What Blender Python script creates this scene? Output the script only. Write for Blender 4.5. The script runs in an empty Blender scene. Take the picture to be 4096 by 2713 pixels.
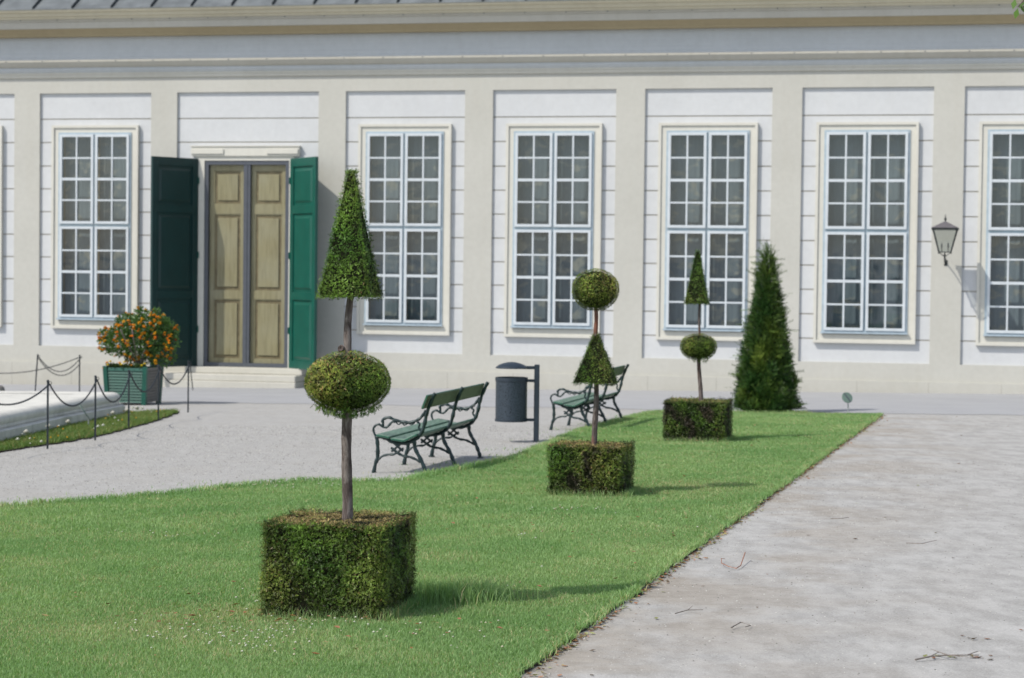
import bpy, math, random
import numpy as np
from mathutils import Vector
random.seed(7); rng = np.random.default_rng(11)
R = math.radians; PI = math.pi
sc = bpy.context.scene; COL = sc.collection

# ---------------------------------------------------------------- setting out
CAM_H, PITCH, ROLL = 1.7, -0.0314, 0.0117
GA, GB = 0.0107, -0.0170                 # the park falls gently away and rises a little to the right
def gz(x, y): return GA*x + GB*y
TILT = math.atan(GA)
ROW = R(12.4)                            # direction of the lawn, benches and yews (from +Y towards +X)
PHI = 0.2299                             # the facade turns away by this much
BO = Vector((0, 45.15, 0))

# ---------------------------------------------------------------- node helpers
def new_mat(name):
    m = bpy.data.materials.new(name); m.use_nodes = True
    nt = m.node_tree; nt.nodes.clear()
    out = nt.nodes.new('ShaderNodeOutputMaterial')
    return m, nt, out
def N(nt, t, **kw):
    n = nt.nodes.new(t)
    for k, v in kw.items():
        if k.startswith('i_'):
            n.inputs[k[2:].replace('_', ' ')].default_value = v
        else: setattr(n, k, v)
    return n
def noise(nt, vec, scale, detail=4, rough=.55, dist=0.0):
    n = N(nt, 'ShaderNodeTexNoise'); n.inputs['Scale'].default_value = scale
    n.inputs['Detail'].default_value = detail; n.inputs['Roughness'].default_value = rough
    n.inputs['Distortion'].default_value = dist
    if vec is not None: nt.links.new(vec, n.inputs['Vector'])
    return n.outputs['Fac']
def ramp(nt, fac, stops):
    r = N(nt, 'ShaderNodeValToRGB'); cr = r.color_ramp
    while len(cr.elements) < len(stops): cr.elements.new(.5)
    for e, (p, c) in zip(cr.elements, stops):
        e.position = p; e.color = (*c, 1) if len(c) == 3 else c
    nt.links.new(fac, r.inputs['Fac']); return r.outputs['Color']
def mixc(nt, fac, a, b, mode='MIX'):
    m = N(nt, 'ShaderNodeMix', data_type='RGBA', blend_type=mode)
    for s, v in ((m.inputs[0], fac), (m.inputs[6], a), (m.inputs[7], b)):
        if hasattr(v, 'links'): nt.links.new(v, s)
        elif isinstance(v, (int, float)): s.default_value = v
        else: s.default_value = (*v, 1)
    return m.outputs[2]
def objco(nt, scale=None):
    t = N(nt, 'ShaderNodeTexCoord').outputs['Object']
    if scale:
        mp = N(nt, 'ShaderNodeMapping'); mp.inputs['Scale'].default_value = scale
        nt.links.new(t, mp.inputs['Vector']); return mp.outputs['Vector']
    return t
def geoco(nt, scale=None):
    t = N(nt, 'ShaderNodeNewGeometry').outputs['Position']
    if scale:
        mp = N(nt, 'ShaderNodeMapping'); mp.inputs['Scale'].default_value = scale
        nt.links.new(t, mp.inputs['Vector']); return mp.outputs['Vector']
    return t
def bump(nt, h, strength=.3, dist=.01):
    b = N(nt, 'ShaderNodeBump'); b.inputs['Strength'].default_value = strength; b.inputs['Distance'].default_value = dist
    nt.links.new(h, b.inputs['Height']); return b.outputs['Normal']
def pbsdf(nt, out, color, rough=.6, metal=0, spec=.5, normal=None, rsock=None):
    p = N(nt, 'ShaderNodeBsdfPrincipled')
    if hasattr(color, 'links'): nt.links.new(color, p.inputs['Base Color'])
    else: p.inputs['Base Color'].default_value = (*color, 1)
    p.inputs['Roughness'].default_value = rough; p.inputs['Metallic'].default_value = metal
    p.inputs['Specular IOR Level'].default_value = spec
    if normal is not None: nt.links.new(normal, p.inputs['Normal'])
    nt.links.new(p.outputs[0], out.inputs[0]); return p

def simple(name, color, rough=.6, metal=0, spec=.5, var=.15, scale=8, bmp=0.0, bscale=60, streak=None):
    m, nt, out = new_mat(name)
    v = geoco(nt, streak) if streak else geoco(nt)
    f = noise(nt, v, scale, 5)
    c = ramp(nt, f, [(.3, tuple(x*(1-var) for x in color)), (.7, tuple(min(1, x*(1+var)) for x in color))])
    nrm = bump(nt, noise(nt, geoco(nt), bscale, 3), bmp, .01) if bmp else None
    pbsdf(nt, out, c, rough, metal, spec, nrm); return m

M = {}
def stucco(name, c1, c2, dirt, dirt_amt=.35):
    m, nt, out = new_mat(name)
    v = objco(nt); big = noise(nt, v, .55, 5, .6); fine = noise(nt, v, 9, 5, .6)
    col = ramp(nt, big, [(.32, c1), (.68, c2)])
    col = mixc(nt, .16, col, ramp(nt, fine, [(.3, tuple(x*.8 for x in c1)), (.7, tuple(min(1, x*1.1) for x in c2))]))
    st = noise(nt, objco(nt, (3.2, 3.2, .35)), 1.3, 5, .65)           # rain streaks
    col = mixc(nt, ramp(nt, st, [(.52, (0, 0, 0)), (.8, (dirt_amt,)*3)]), col, dirt)
    sx = N(nt, 'ShaderNodeSeparateXYZ'); nt.links.new(objco(nt), sx.inputs[0])
    mr = N(nt, 'ShaderNodeMapRange'); nt.links.new(sx.outputs[2], mr.inputs[0])
    mr.inputs[1].default_value = -.25; mr.inputs[2].default_value = -.95; mr.inputs[3].default_value = 0; mr.inputs[4].default_value = .55
    ml = N(nt, 'ShaderNodeMath', operation='MULTIPLY'); nt.links.new(mr.outputs[0], ml.inputs[0]); nt.links.new(noise(nt, v, 2.4, 5, .7), ml.inputs[1])
    col = mixc(nt, ml.outputs[0], col, tuple(x*.8 for x in dirt))      # splash dirt by the ground
    pbsdf(nt, out, col, .9, 0, .2, bump(nt, noise(nt, v, 55, 4, .6), .25, .006)); return m
M['sand'] = stucco('sand_stucco', (.475, .47, .43), (.525, .52, .48), (.42, .38, .30), .15)
M['white'] = stucco('white_stucco', (.545, .56, .575), (.595, .61, .625), (.55, .53, .48), .1)
M['groove'] = stucco('groove_stucco', (.34, .33, .29), (.42, .40, .36), (.2, .2, .18))
M['trim'] = stucco('cream_trim', (.57, .56, .505), (.63, .62, .565), (.48, .45, .38), .2)
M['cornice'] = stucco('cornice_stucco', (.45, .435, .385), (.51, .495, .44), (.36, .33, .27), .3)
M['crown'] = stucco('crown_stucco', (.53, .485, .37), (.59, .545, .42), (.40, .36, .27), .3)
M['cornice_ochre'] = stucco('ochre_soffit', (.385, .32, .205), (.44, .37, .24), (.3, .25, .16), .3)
M['frieze'] = stucco('frieze_stucco', (.50, .53, .55), (.56, .59, .615), (.4, .4, .4), .15)
M['roof'] = simple('sheet_metal_roof', (.17, .185, .19), .5, .3, var=.25, scale=3, bmp=.1)
M['frame_paint'] = simple('pale_blue_paint', (.56, .605, .64), .5, var=.06, scale=5)
M['frame_side'] = simple('blue_grey_paint', (.36, .44, .50), .55, var=.12, scale=9)
M['inner_wood'] = simple('inner_brown_wood', (.19, .135, .075), .5, var=.25, scale=6, streak=(6, 6, .6))
M['door_grey'] = simple('slate_grey_frame', (.085, .095, .115), .45, .2, var=.1)
M['stone'] = stucco('step_stone', (.50, .485, .43), (.60, .585, .53), (.45, .44, .40), .3)
M['iron'] = simple('dark_iron_paint', (.020, .028, .036), .38, .15, var=.25, scale=14, bmp=.15, bscale=80)
M['bench_iron'] = simple('bench_iron_paint', (.016, .034, .036), .33, .2, var=.3, scale=12, bmp=.2, bscale=70)
M['steel'] = simple('galvanised_grey', (.35, .38, .38), .5, .5, var=.1)

def olive_wood():
    m, nt, out = new_mat('old_olive_wood')
    g = noise(nt, objco(nt, (9, 9, .8)), 2.2, 6, .65, .5)
    big = noise(nt, objco(nt), 1.1, 4)
    c = ramp(nt, g, [(.25, (.175, .152, .080)), (.5, (.255, .230, .135)), (.75, (.305, .282, .172))])
    c = mixc(nt, ramp(nt, big, [(.45, (0, 0, 0)), (.75, (.5,)*3)]), c, (.31, .305, .24))
    pbsdf(nt, out, c, .6); return m
M['olive_wood'] = olive_wood()
M['groove_shade'] = simple('shaded_wood_recess', (.17, .14, .08), .8, var=.3)  # recess shade around the door panels, put into a darker wood colour
M['shutter_shade'] = simple('shaded_green_shutter_paint', (.004, .030, .030), .4, var=.12, scale=3)  # darker copy of the shutter green, with the left leaf's shade put in
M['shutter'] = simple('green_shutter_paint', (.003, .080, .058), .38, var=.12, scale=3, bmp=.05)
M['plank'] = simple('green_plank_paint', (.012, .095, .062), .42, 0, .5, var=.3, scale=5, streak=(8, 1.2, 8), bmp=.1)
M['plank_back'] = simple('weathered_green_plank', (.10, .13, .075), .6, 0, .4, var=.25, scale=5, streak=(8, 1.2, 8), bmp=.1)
M['plank_top'] = simple('weathered_sheen_plank_top', (.105, .185, .135), .45, 0, .6, var=.3, scale=4, streak=(8, 1, 8), bmp=.1)  # weathered tone with the sky's sheen put into the seat-top colour
M['planter'] = simple('planter_green', (.004, .075, .052), .4, var=.15, scale=6)
M['planter_grey'] = simple('planter_grey_board', (.16, .155, .145), .7, var=.12, scale=8)
M['soil'] = simple('dark_soil', (.035, .025, .017), .95, var=.5, scale=30, bmp=.6, bscale=40)
M['plate'] = simple('plate_green_enamel', (.13, .19, .16), .4, var=.1)
M['lamp_metal'] = simple('lamp_metal', (.045, .052, .052), .4, .5, var=.2)
M['lamp_roof'] = simple('lamp_roof_metal', (.17, .16, .18), .5, .5, var=.15)
M['bin'] = simple('bin_grey_blue', (.030, .043, .060), .38, .3, var=.12, scale=10)

def glass(name, tint, fac, rough=.03):
    m, nt, out = new_mat(name)
    t = N(nt, 'ShaderNodeBsdfTransparent'); t.inputs[0].default_value = (*tint, 1)
    g = N(nt, 'ShaderNodeBsdfGlossy'); g.inputs['Roughness'].default_value = rough; g.inputs['Color'].default_value = (.8, .86, .9, 1)
    nt.links.new(bump(nt, noise(nt, objco(nt), 1.8, 2), .25, .01), g.inputs['Normal'])
    lw = N(nt, 'ShaderNodeLayerWeight'); lw.inputs['Blend'].default_value = .3
    mr = N(nt, 'ShaderNodeMapRange'); pw = N(nt, 'ShaderNodeMath', operation='POWER'); nt.links.new(lw.outputs['Facing'], pw.inputs[0]); pw.inputs[1].default_value = 4; lw.inputs['Blend'].default_value = .5
    nt.links.new(pw.outputs[0], mr.inputs[0]); mr.inputs[3].default_value = fac; mr.inputs[4].default_value = .9
    mx = N(nt, 'ShaderNodeMixShader'); nt.links.new(mr.outputs[0], mx.inputs[0]); nt.links.new(t.outputs[0], mx.inputs[1]); nt.links.new(g.outputs[0], mx.inputs[2])
    nt.links.new(mx.outputs[0], out.inputs[0]); return m
M['glass'] = glass('window_glass', (.86, .92, .95), .08)
M['door_glass'] = glass('door_glass', (.98, .98, .95), .02)
M['lamp_glass'] = glass('lantern_glass', (.80, .82, .80), .06, .15)

def curtain():
    m, nt, out = new_mat('grey_curtain')
    f = noise(nt, objco(nt, (1, 1, .05)), 16, 3)
    # pale ornate reflections of the panes, painted into the curtain colour
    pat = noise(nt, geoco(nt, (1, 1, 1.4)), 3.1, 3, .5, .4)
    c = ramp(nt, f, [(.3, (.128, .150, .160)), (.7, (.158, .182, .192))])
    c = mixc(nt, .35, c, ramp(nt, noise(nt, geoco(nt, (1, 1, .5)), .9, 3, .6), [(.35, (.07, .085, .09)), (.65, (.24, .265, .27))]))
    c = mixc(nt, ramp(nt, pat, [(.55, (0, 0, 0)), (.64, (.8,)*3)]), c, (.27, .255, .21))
    pbsdf(nt, out, c, .9, 0, .1); return m
M['curtain'] = curtain()
M['interior'] = simple('dim_interior', (.05, .048, .045), .9)

def attr_leaf(name, rough=.5, trans=.35, spec=.25, gain=1.0):
    m, nt, out = new_mat(name)
    a = N(nt, 'ShaderNodeAttribute'); a.attribute_name = 'col'
    col = a.outputs['Color']
    p = N(nt, 'ShaderNodeBsdfPrincipled'); nt.links.new(col, p.inputs['Base Color'])
    p.inputs['Roughness'].default_value = rough; p.inputs['Specular IOR Level'].default_value = spec
    t = N(nt, 'ShaderNodeBsdfTranslucent')
    nt.links.new(mixc(nt, 1.0, col, (1.0, 1.15, .45), 'MULTIPLY'), t.inputs[0])
    mx = N(nt, 'ShaderNodeMixShader'); mx.inputs[0].default_value = trans
    nt.links.new(p.outputs[0], mx.inputs[1]); nt.links.new(t.outputs[0], mx.inputs[2]); nt.links.new(mx.outputs[0], out.inputs[0]); return m
M['needles'] = attr_leaf('yew_needles', .42, .09, .35)
M['blades'] = attr_leaf('grass_blades', .5, .38, .25)
M['leaf'] = attr_leaf('broad_leaf', .45, .3, .4)
M['petal'] = attr_leaf('petals', .7, .3, .1)
M['litter'] = attr_leaf('dry_litter', .9, .1, .1)

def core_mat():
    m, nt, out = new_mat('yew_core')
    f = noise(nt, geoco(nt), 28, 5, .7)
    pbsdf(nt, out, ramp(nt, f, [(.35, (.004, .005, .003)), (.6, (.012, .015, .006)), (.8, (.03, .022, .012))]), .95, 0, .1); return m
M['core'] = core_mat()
def bark():
    m, nt, out = new_mat('yew_bark')
    v = geoco(nt, (1, 1, .35)); f = noise(nt, v, 26, 6, .7, .6); g = noise(nt, geoco(nt, (1, 1, .5)), 6, 4)
    c = ramp(nt, f, [(.30, (.030, .022, .019)), (.5, (.115, .092, .085)), (.70, (.27, .24, .225))])
    c = mixc(nt, ramp(nt, g, [(.55, (0, 0, 0)), (.66, (.8,)*3)]), c, (.20, .075, .045))
    pbsdf(nt, out, c, .85, 0, .2, bump(nt, f, .9, .012)); return m
M['bark'] = bark()

def ground_mat(name, warm):
    m, nt, out = new_mat(name)
    v = geoco(nt)
    fine = noise(nt, v, 85, 3, .7); mid = noise(nt, v, 9, 6, .65); big = noise(nt, v, .9, 5, .6); st = noise(nt, geoco(nt, (1, .40, 1)), 5.2, 9, .7)
    base = ramp(nt, fine, [(.30, (.10, .098, .095)), (.44, (.33, .325, .315)), (.60, (.42, .415, .405)), (.72, (.70, .69, .67))])
    base = mixc(nt, .42, base, ramp(nt, mid, [(.3, (.32, .312, .298)), (.7, (.44, .435, .425))]))
    base = mixc(nt, .38 if warm else .12, base, ramp(nt, st, [(.40, (.27, .265, .257)), (.60, (.51, .505, .498))]))
    if warm:
        sx = N(nt, 'ShaderNodeSeparateXYZ'); nt.links.new(v, sx.inputs[0])
        # distance right of the lawn edge
        e = N(nt, 'ShaderNodeMath', operation='MULTIPLY_ADD'); nt.links.new(sx.outputs[1], e.inputs[0]); e.inputs[1].default_value = -.2385; nt.links.new(sx.outputs[0], e.inputs[2])
        mr = N(nt, 'ShaderNodeMapRange'); nt.links.new(e.outputs[0], mr.inputs[0]); mr.inputs[1].default_value = -.1; mr.inputs[2].default_value = -2.3; mr.inputs[3].default_value = 0; mr.inputs[4].default_value = 1
        mu = N(nt, 'ShaderNodeMath', operation='MULTIPLY'); nt.links.new(mr.outputs[0], mu.inputs[0])
        nt.links.new(ramp(nt, big, [(.42, (0, 0, 0)), (.58, (.65,)*3)]), mu.inputs[1])
        base = mixc(nt, mu.outputs[0], base, ramp(nt, mid, [(.3, (.235, .20, .158)), (.7, (.345, .302, .248))]))
    else:
        base = mixc(nt, ramp(nt, big, [(.5, (0, 0, 0)), (.75, (.5,)*3)]), base, (.34, .325, .30))
    h = mixc(nt, .4, fine, mid)
    pbsdf(nt, out, base, .95, 0, .15, bump(nt, h, .45, .012)); return m
M['gravel'] = ground_mat('grey_gravel', False)
M['path'] = ground_mat('trodden_path', True)
def asphalt():
    m, nt, out = new_mat('pale_road')
    v = geoco(nt); f = noise(nt, v, 60, 3, .7); g = noise(nt, v, 1.2, 5)
    c = mixc(nt, .5, ramp(nt, f, [(.3, (.29, .295, .31)), (.7, (.40, .405, .42))]), ramp(nt, g, [(.3, (.31, .315, .33)), (.7, (.38, .385, .40))]))
    pbsdf(nt, out, c, .9, 0, .2, bump(nt, f, .3, .006)); return m
M['road'] = asphalt()
def turf():
    m, nt, out = new_mat('turf_soil')
    v = geoco(nt); f = noise(nt, v, 120, 3, .8); g = noise(nt, v, 1.1, 5)
    c = mixc(nt, .5, ramp(nt, f, [(.3, (.09, .14, .05)), (.7, (.18, .27, .10))]), ramp(nt, g, [(.3, (.12, .19, .07)), (.7, (.17, .25, .09))]))
    pbsdf(nt, out, c, .95, 0, .1, bump(nt, f, .8, .01)); return m
M['turf'] = turf()
def rim_stone():
    m, nt, out = new_mat('basin_stone')
    v = geoco(nt); f = noise(nt, v, 2.2, 6, .65); g = noise(nt, v, 30, 4)
    c = ramp(nt, f, [(.3, (.50, .495, .46)), (.65, (.68, .67, .62))])
    c = mixc(nt, .2, c, ramp(nt, g, [(.3, (.4, .4, .38)), (.7, (.75, .75, .73))]))
    st = noise(nt, geoco(nt, (2, 2, .5)), 3.5, 5, .7)
    c = mixc(nt, ramp(nt, st, [(.55, (0, 0, 0)), (.8, (.55,)*3)]), c, (.26, .28, .25))
    pbsdf(nt, out, c, .8, 0, .2, bump(nt, g, .4, .01)); return m
M['basin'] = rim_stone()
def water():
    m, nt, out = new_mat('basin_water')
    pbsdf(nt, out, (.16, .24, .20), .08, 0, .5, bump(nt, noise(nt, geoco(nt), 6, 3), .15, .01)); return m
M['water'] = water()

# ---------------------------------------------------------------- object helpers
def empty(name, loc=(0, 0, 0), rz=0.0, label=None, cat=None, group=None, kind=None, parent=None):
    o = bpy.data.objects.new(name, None); COL.objects.link(o)
    o.empty_display_size = .2
    o.location = loc; o.rotation_euler = (0, 0, rz)
    if parent: o.parent = parent
    return tag(o, label, cat, group, kind)
def tag(o, label=None, cat=None, group=None, kind=None):
    if label: o['label'] = label
    if cat: o['category'] = cat
    if group: o['group'] = group
    if kind: o['kind'] = kind
    return o
def copy_tree(o, parent=None):
    c = o.copy(); COL.objects.link(c)
    if parent is not None: c.parent = parent
    for ch in [k for k in bpy.data.objects if k.parent == o]: copy_tree(ch, c)
    return c

class MB:
    def __init__(s): s.v = []; s.f = []; s.mi = []; s.cur = 0
    def add(s, vs, fs):
        b = len(s.v); s.v += [tuple(p) for p in vs]; s.f += [tuple(i+b for i in f) for f in fs]; s.mi += [s.cur]*len(fs); return s
    def box(s, x0, x1, y0, y1, z0, z1):
        if x0 > x1: x0, x1 = x1, x0
        if y0 > y1: y0, y1 = y1, y0
        if z0 > z1: z0, z1 = z1, z0
        return s.add([(x0,y0,z0),(x1,y0,z0),(x1,y1,z0),(x0,y1,z0),(x0,y0,z1),(x1,y0,z1),(x1,y1,z1),(x0,y1,z1)],
                     [(0,3,2,1),(4,5,6,7),(0,1,5,4),(1,2,6,5),(2,3,7,6),(3,0,4,7)])
    def cbox(s, x0, x1, y0, y1, z0, z1, c=.006):
        """box with chamfered edges"""
        cx, cy, cz = (x0+x1)/2, (y0+y1)/2, (z0+z1)/2; hx, hy, hz = abs(x1-x0)/2, abs(y1-y0)/2, abs(z1-z0)/2
        c = min(c, hx*.45, hy*.45, hz*.45); V = []; F = []
        idx = {}
        for sx in (-1, 1):
            for sy in (-1, 1):
                for sz in (-1, 1):
                    for ax in range(3):
                        h = [hx-c, hy-c, hz-c]; h[ax] += c
                        idx[(sx, sy, sz, ax)] = len(V); V.append((cx+sx*h[0], cy+sy*h[1], cz+sz*h[2]))
        def face(keys, nrm):
            p = [Vector(V[idx[k]]) for k in keys]; n = (p[1]-p[0]).cross(p[2]-p[0])
            F.append(tuple(idx[k] for k in (keys if n.dot(Vector(nrm)) > 0 else keys[::-1])))
        for ax in range(3):
            a, b = [i for i in range(3) if i != ax]
            for sg in (-1, 1):
                ks = []
                for sa, sb in ((-1,-1),(1,-1),(1,1),(-1,1)):
                    k = [0,0,0]; k[ax] = sg; k[a] = sa; k[b] = sb; ks.append((*k, ax))
                n = [0,0,0]; n[ax] = sg; face(ks, n)
            for sa in (-1, 1):
                for sb in (-1, 1):
                    k0 = [0,0,0]; k0[a] = sa; k0[b] = sb; k1 = list(k0); k0[ax] = -1; k1[ax] = 1
                    n = [0,0,0]; n[a] = sa; n[b] = sb
                    face([(*k0, a), (*k1, a), (*k1, b), (*k0, b)], n)
        for sx in (-1, 1):
            for sy in (-1, 1):
                for sz in (-1, 1): face([(sx,sy,sz,0),(sx,sy,sz,1),(sx,sy,sz,2)], (sx,sy,sz))
        return s.add(V, F)
    def tube(s, pts, r, n=8, cap=True):
        pts = [Vector(p) for p in pts]; rr = r if isinstance(r, (list, tuple)) else [r]*len(pts)
        prev = None; V = []; F = []
        for i, p in enumerate(pts):
            t = (pts[min(i+1, len(pts)-1)]-pts[max(i-1, 0)]).normalized()
            if prev is None: a = t.cross(Vector((0,0,1)) if abs(t.z) < .9 else Vector((1,0,0))).normalized()
            else: a = (prev - t*prev.dot(t)).normalized()
            prev = a; b = t.cross(a)
            for k in range(n):
                th = 2*PI*k/n; V.append(p + (a*math.cos(th)+b*math.sin(th))*rr[i])
        for i in range(len(pts)-1):
            for k in range(n): F.append((i*n+k, i*n+(k+1)%n, (i+1)*n+(k+1)%n, (i+1)*n+k))
        if cap: F.append(tuple(range(n))[::-1]); F.append(tuple((len(pts)-1)*n+k for k in range(n)))
        return s.add(V, F)
    def lathe(s, prof, n=24, c=(0,0,0), sq=1.0):
        V = []; F = []
        for (r, z) in prof:
            for k in range(n):
                th = 2*PI*k/n; V.append((c[0]+r*math.cos(th), c[1]+r*math.sin(th)*sq, c[2]+z))
        for i in range(len(prof)-1):
            for k in range(n): F.append((i*n+k, i*n+(k+1)%n, (i+1)*n+(k+1)%n, (i+1)*n+k))
        return s.add(V, F)
    def extrude_u(s, prof, u0, u1):
        """profile [(d,z)] closed, run along local x; d is outwards (-y)"""
        n = len(prof); V = [(u0, -d, z) for d, z in prof]+[(u1, -d, z) for d, z in prof]
        F = [(i, (i+1)%n, n+(i+1)%n, n+i) for i in range(n)]+[tuple(range(n))[::-1], tuple(range(n, 2*n))]
        return s.add(V, F)
    def build(s, name, mats, parent=None, smooth=False, loc=None, rot=None):
        me = bpy.data.meshes.new(name); me.from_pydata(s.v, [], s.f)
        for m in (mats if isinstance(mats, (list, tuple)) else [mats]): me.materials.append(m)
        if any(s.mi): me.polygons.foreach_set('material_index', s.mi)
        if smooth: me.polygons.foreach_set('use_smooth', [True]*len(me.polygons))
        me.update()
        import bmesh
        b = bmesh.new(); b.from_mesh(me); bmesh.ops.recalc_face_normals(b, faces=b.faces); b.to_mesh(me); b.free()
        if smooth:
            try: me.set_sharp_from_angle(angle=R(40))
            except Exception: pass
        o = bpy.data.objects.new(name, me); COL.objects.link(o)
        if parent: o.parent = parent
        if loc: o.location = loc
        if rot: o.rotation_euler = rot
        return o

def fast_mesh(name, V, F, col, mat, parent=None, smooth=False):
    """V (n,3), F (m,3) triangles, col (n,3) vertex colours, all numpy"""
    me = bpy.data.meshes.new(name); n, m = len(V), len(F)
    me.vertices.add(n); me.vertices.foreach_set('co', np.ascontiguousarray(V, np.float32).ravel())
    me.loops.add(m*3); me.loops.foreach_set('vertex_index', np.ascontiguousarray(F, np.int32).ravel())
    me.polygons.add(m); me.polygons.foreach_set('loop_start', np.arange(0, m*3, 3, dtype=np.int32))
    try: me.polygons.foreach_set('loop_total', np.full(m, 3, np.int32))
    except Exception: pass
    me.update(calc_edges=True)
    if col is not None:
        at = me.color_attributes.new('col', 'FLOAT_COLOR', 'POINT')
        at.data.foreach_set('color', np.concatenate([col, np.ones((n, 1))], 1).astype(np.float32).ravel())
    me.materials.append(mat)
    o = bpy.data.objects.new(name, me); COL.objects.link(o)
    if parent: o.parent = parent
    return o

_W = rng.normal(size=(14, 3)); _P = rng.uniform(0, 6.28, 14)
def snoise(P, freq, seed=0):
    """smooth pseudo noise about -1..1"""
    P = np.asarray(P)*freq; w = np.roll(_W, seed, 0); p = np.roll(_P, seed*3)
    a = np.zeros(len(P))
    for i in range(0, 7): a += np.sin(P@w[i]*1.6 + p[i] + 1.3*np.sin(P@w[i+7]*1.1+p[i+7]))
    return a/3.2
def nrm(a): return a/np.maximum(np.linalg.norm(a, axis=1, keepdims=True), 1e-9)

def sprigs(P, Nn, L, col, pairs=4, out=.55, up=.15, nl=.45, w=.12, tipcol=None, jitter=.25):
    """little flat feathers of needles: P points, Nn outward normals, L lengths, col colours"""
    n = len(P); T = nrm(np.cross(Nn, rng.normal(size=(n, 3))))
    D = nrm(Nn*out + T*1.0 + np.array([0, 0, up]) + rng.normal(size=(n, 3))*jitter)
    S = nrm(np.cross(D, Nn + rng.normal(size=(n, 3))*.5))
    L = L[:, None]; V = []; F = []; C = []; cnt = 0
    def tri(a, b, c, ca, cc):
        nonlocal cnt
        V.append(np.stack([a, b, c], 1).reshape(-1, 3)); C.append(np.stack([ca, ca, cc], 1).reshape(-1, 3))
    tc = col*1.25 if tipcol is None else tipcol
    tri(P-S*L*w*.3, P+S*L*w*.3, P+D*L, col*.75, tc)
    for k in range(pairs):
        t = .15+.75*k/max(1, pairs-1); q = P+D*L*t; ln = nl*(1-.45*t)
        for sg in (-1, 1):
            nd = nrm(D*.55+S*sg+rng.normal(size=(n, 3))*.18)
            tri(q-D*L*w*.5, q+D*L*w*.5, q+nd*L*ln, col*.85, tc)
    V = np.concatenate(V); C = np.clip(np.concatenate(C), 0, 1)
    return V, np.arange(len(V)).reshape(-1, 3), C

# ================================================================= WORLD, SUN, CAMERA
w = bpy.data.worlds.new('World'); sc.world = w; w.use_nodes = True
wn = w.node_tree; wn.nodes.clear()
sky = wn.nodes.new('ShaderNodeTexSky'); sky.sky_type = 'NISHITA'; sky.sun_disc = False
SUN_AZ, SUN_EL = R(57), R(49)
sky.sun_elevation = SUN_EL; sky.sun_rotation = SUN_AZ+PI; sky.air_density = 1.0; sky.dust_density = 1.2; sky.ozone_density = 1.0
bg = wn.nodes.new('ShaderNodeBackground'); bg.inputs[1].default_value = .15
wo = wn.nodes.new('ShaderNodeOutputWorld'); hs = wn.nodes.new('ShaderNodeHueSaturation'); hs.inputs['Saturation'].default_value = .62; hs.inputs['Value'].default_value = 1.12; wn.links.new(sky.outputs[0], hs.inputs['Color']); wn.links.new(hs.outputs[0], bg.inputs[0]); wn.links.new(bg.outputs[0], wo.inputs[0])
sl = bpy.data.lights.new('sun', 'SUN'); sl.energy = 3.7; sl.angle = R(.53); sl.color = (1, .945, .85)
so = bpy.data.objects.new('sun', sl); COL.objects.link(so)
sd = Vector((math.sin(SUN_AZ)*math.cos(SUN_EL), math.cos(SUN_AZ)*math.cos(SUN_EL), -math.sin(SUN_EL)))
so.rotation_euler = sd.to_track_quat('-Z', 'Y').to_euler(); so.location = (-10, -5, 20)

cd = bpy.data.cameras.new('camera'); cam = bpy.data.objects.new('camera', cd); COL.objects.link(cam); sc.camera = cam
cam.location = (0, 0, CAM_H); cam.rotation_mode = 'QUATERNION'
from mathutils import Matrix
p_, c_, s_ = PITCH, math.cos(ROLL), math.sin(ROLL)
fw = Vector((0, math.cos(p_), math.sin(p_))); up0 = Vector((0, -math.sin(p_), math.cos(p_))); r0 = Vector((1, 0, 0))
rr = r0*c_+up0*s_; uu = -r0*s_+up0*c_
cam.rotation_quaternion = Matrix(((rr.x, uu.x, -fw.x), (rr.y, uu.y, -fw.y), (rr.z, uu.z, -fw.z))).to_quaternion()
cd.sensor_width = 36; cd.lens = 5000/2367*36; cd.clip_end = 3000; cd.clip_start = .1
cd.dof.use_dof = True; cd.dof.focus_distance = 12.4; cd.dof.aperture_fstop = 4.8
sc.view_settings.view_transform = 'Standard'; sc.view_settings.look = 'None'; sc.view_settings.exposure = 0
sc.render.engine = 'CYCLES'; sc.cycles.use_denoising = True
sc.cycles.max_bounces = 8; sc.cycles.transparent_max_bounces = 12; sc.cycles.caustics_reflective = False; sc.cycles.caustics_refractive = False

# ================================================================= GROUND
def sheet(name, poly, mat, dz, kind='structure', thick=0.0, sidemat=None):
    """flat sheet following the fall of the park; optional turf edge of its own thickness"""
    mb = MB(); n = len(poly)
    top = [(x, y, gz(x, y)+dz) for x, y in poly]
    if thick:
        bot = [(x, y, gz(x, y)+dz-thick) for x, y in poly]
        mb.add(top, [tuple(range(n))]); mb.cur = 1
        mb.add(top+bot, [(i, (i+1) % n, n+(i+1) % n, n+i) for i in range(n)])
        o = mb.build(name, [mat, sidemat])
    else:
        mb.add(top, [tuple(range(n))]); o = mb.build(name, mat)
    if o.data.polygons[0].normal.z < 0: o.data.flip_normals()
    return tag(o, kind=kind)
sheet('ground', [(-400, -300), (400, -300), (400, 500), (-400, 500)], M['gravel'], 0)
def lw(u, d):  # facade (u, outwards) to world xy
    return (BO.x+u*math.cos(PHI)-d*math.sin(PHI), BO.y-u*math.sin(PHI)-d*math.cos(PHI))
rd = [lw(-40, -2), lw(40, -2)]
for i in range(121):
    u = 40-i*80/120; rd.append(lw(u, 7.3+1.1*(u+6)/12*(1 if -6 < u < 6 else (1 if u > 0 else 0))+.12*math.sin(u*1.7)+.08*math.sin(u*4.1+1)))
sheet('road', rd, M['road'], .004)

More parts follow.
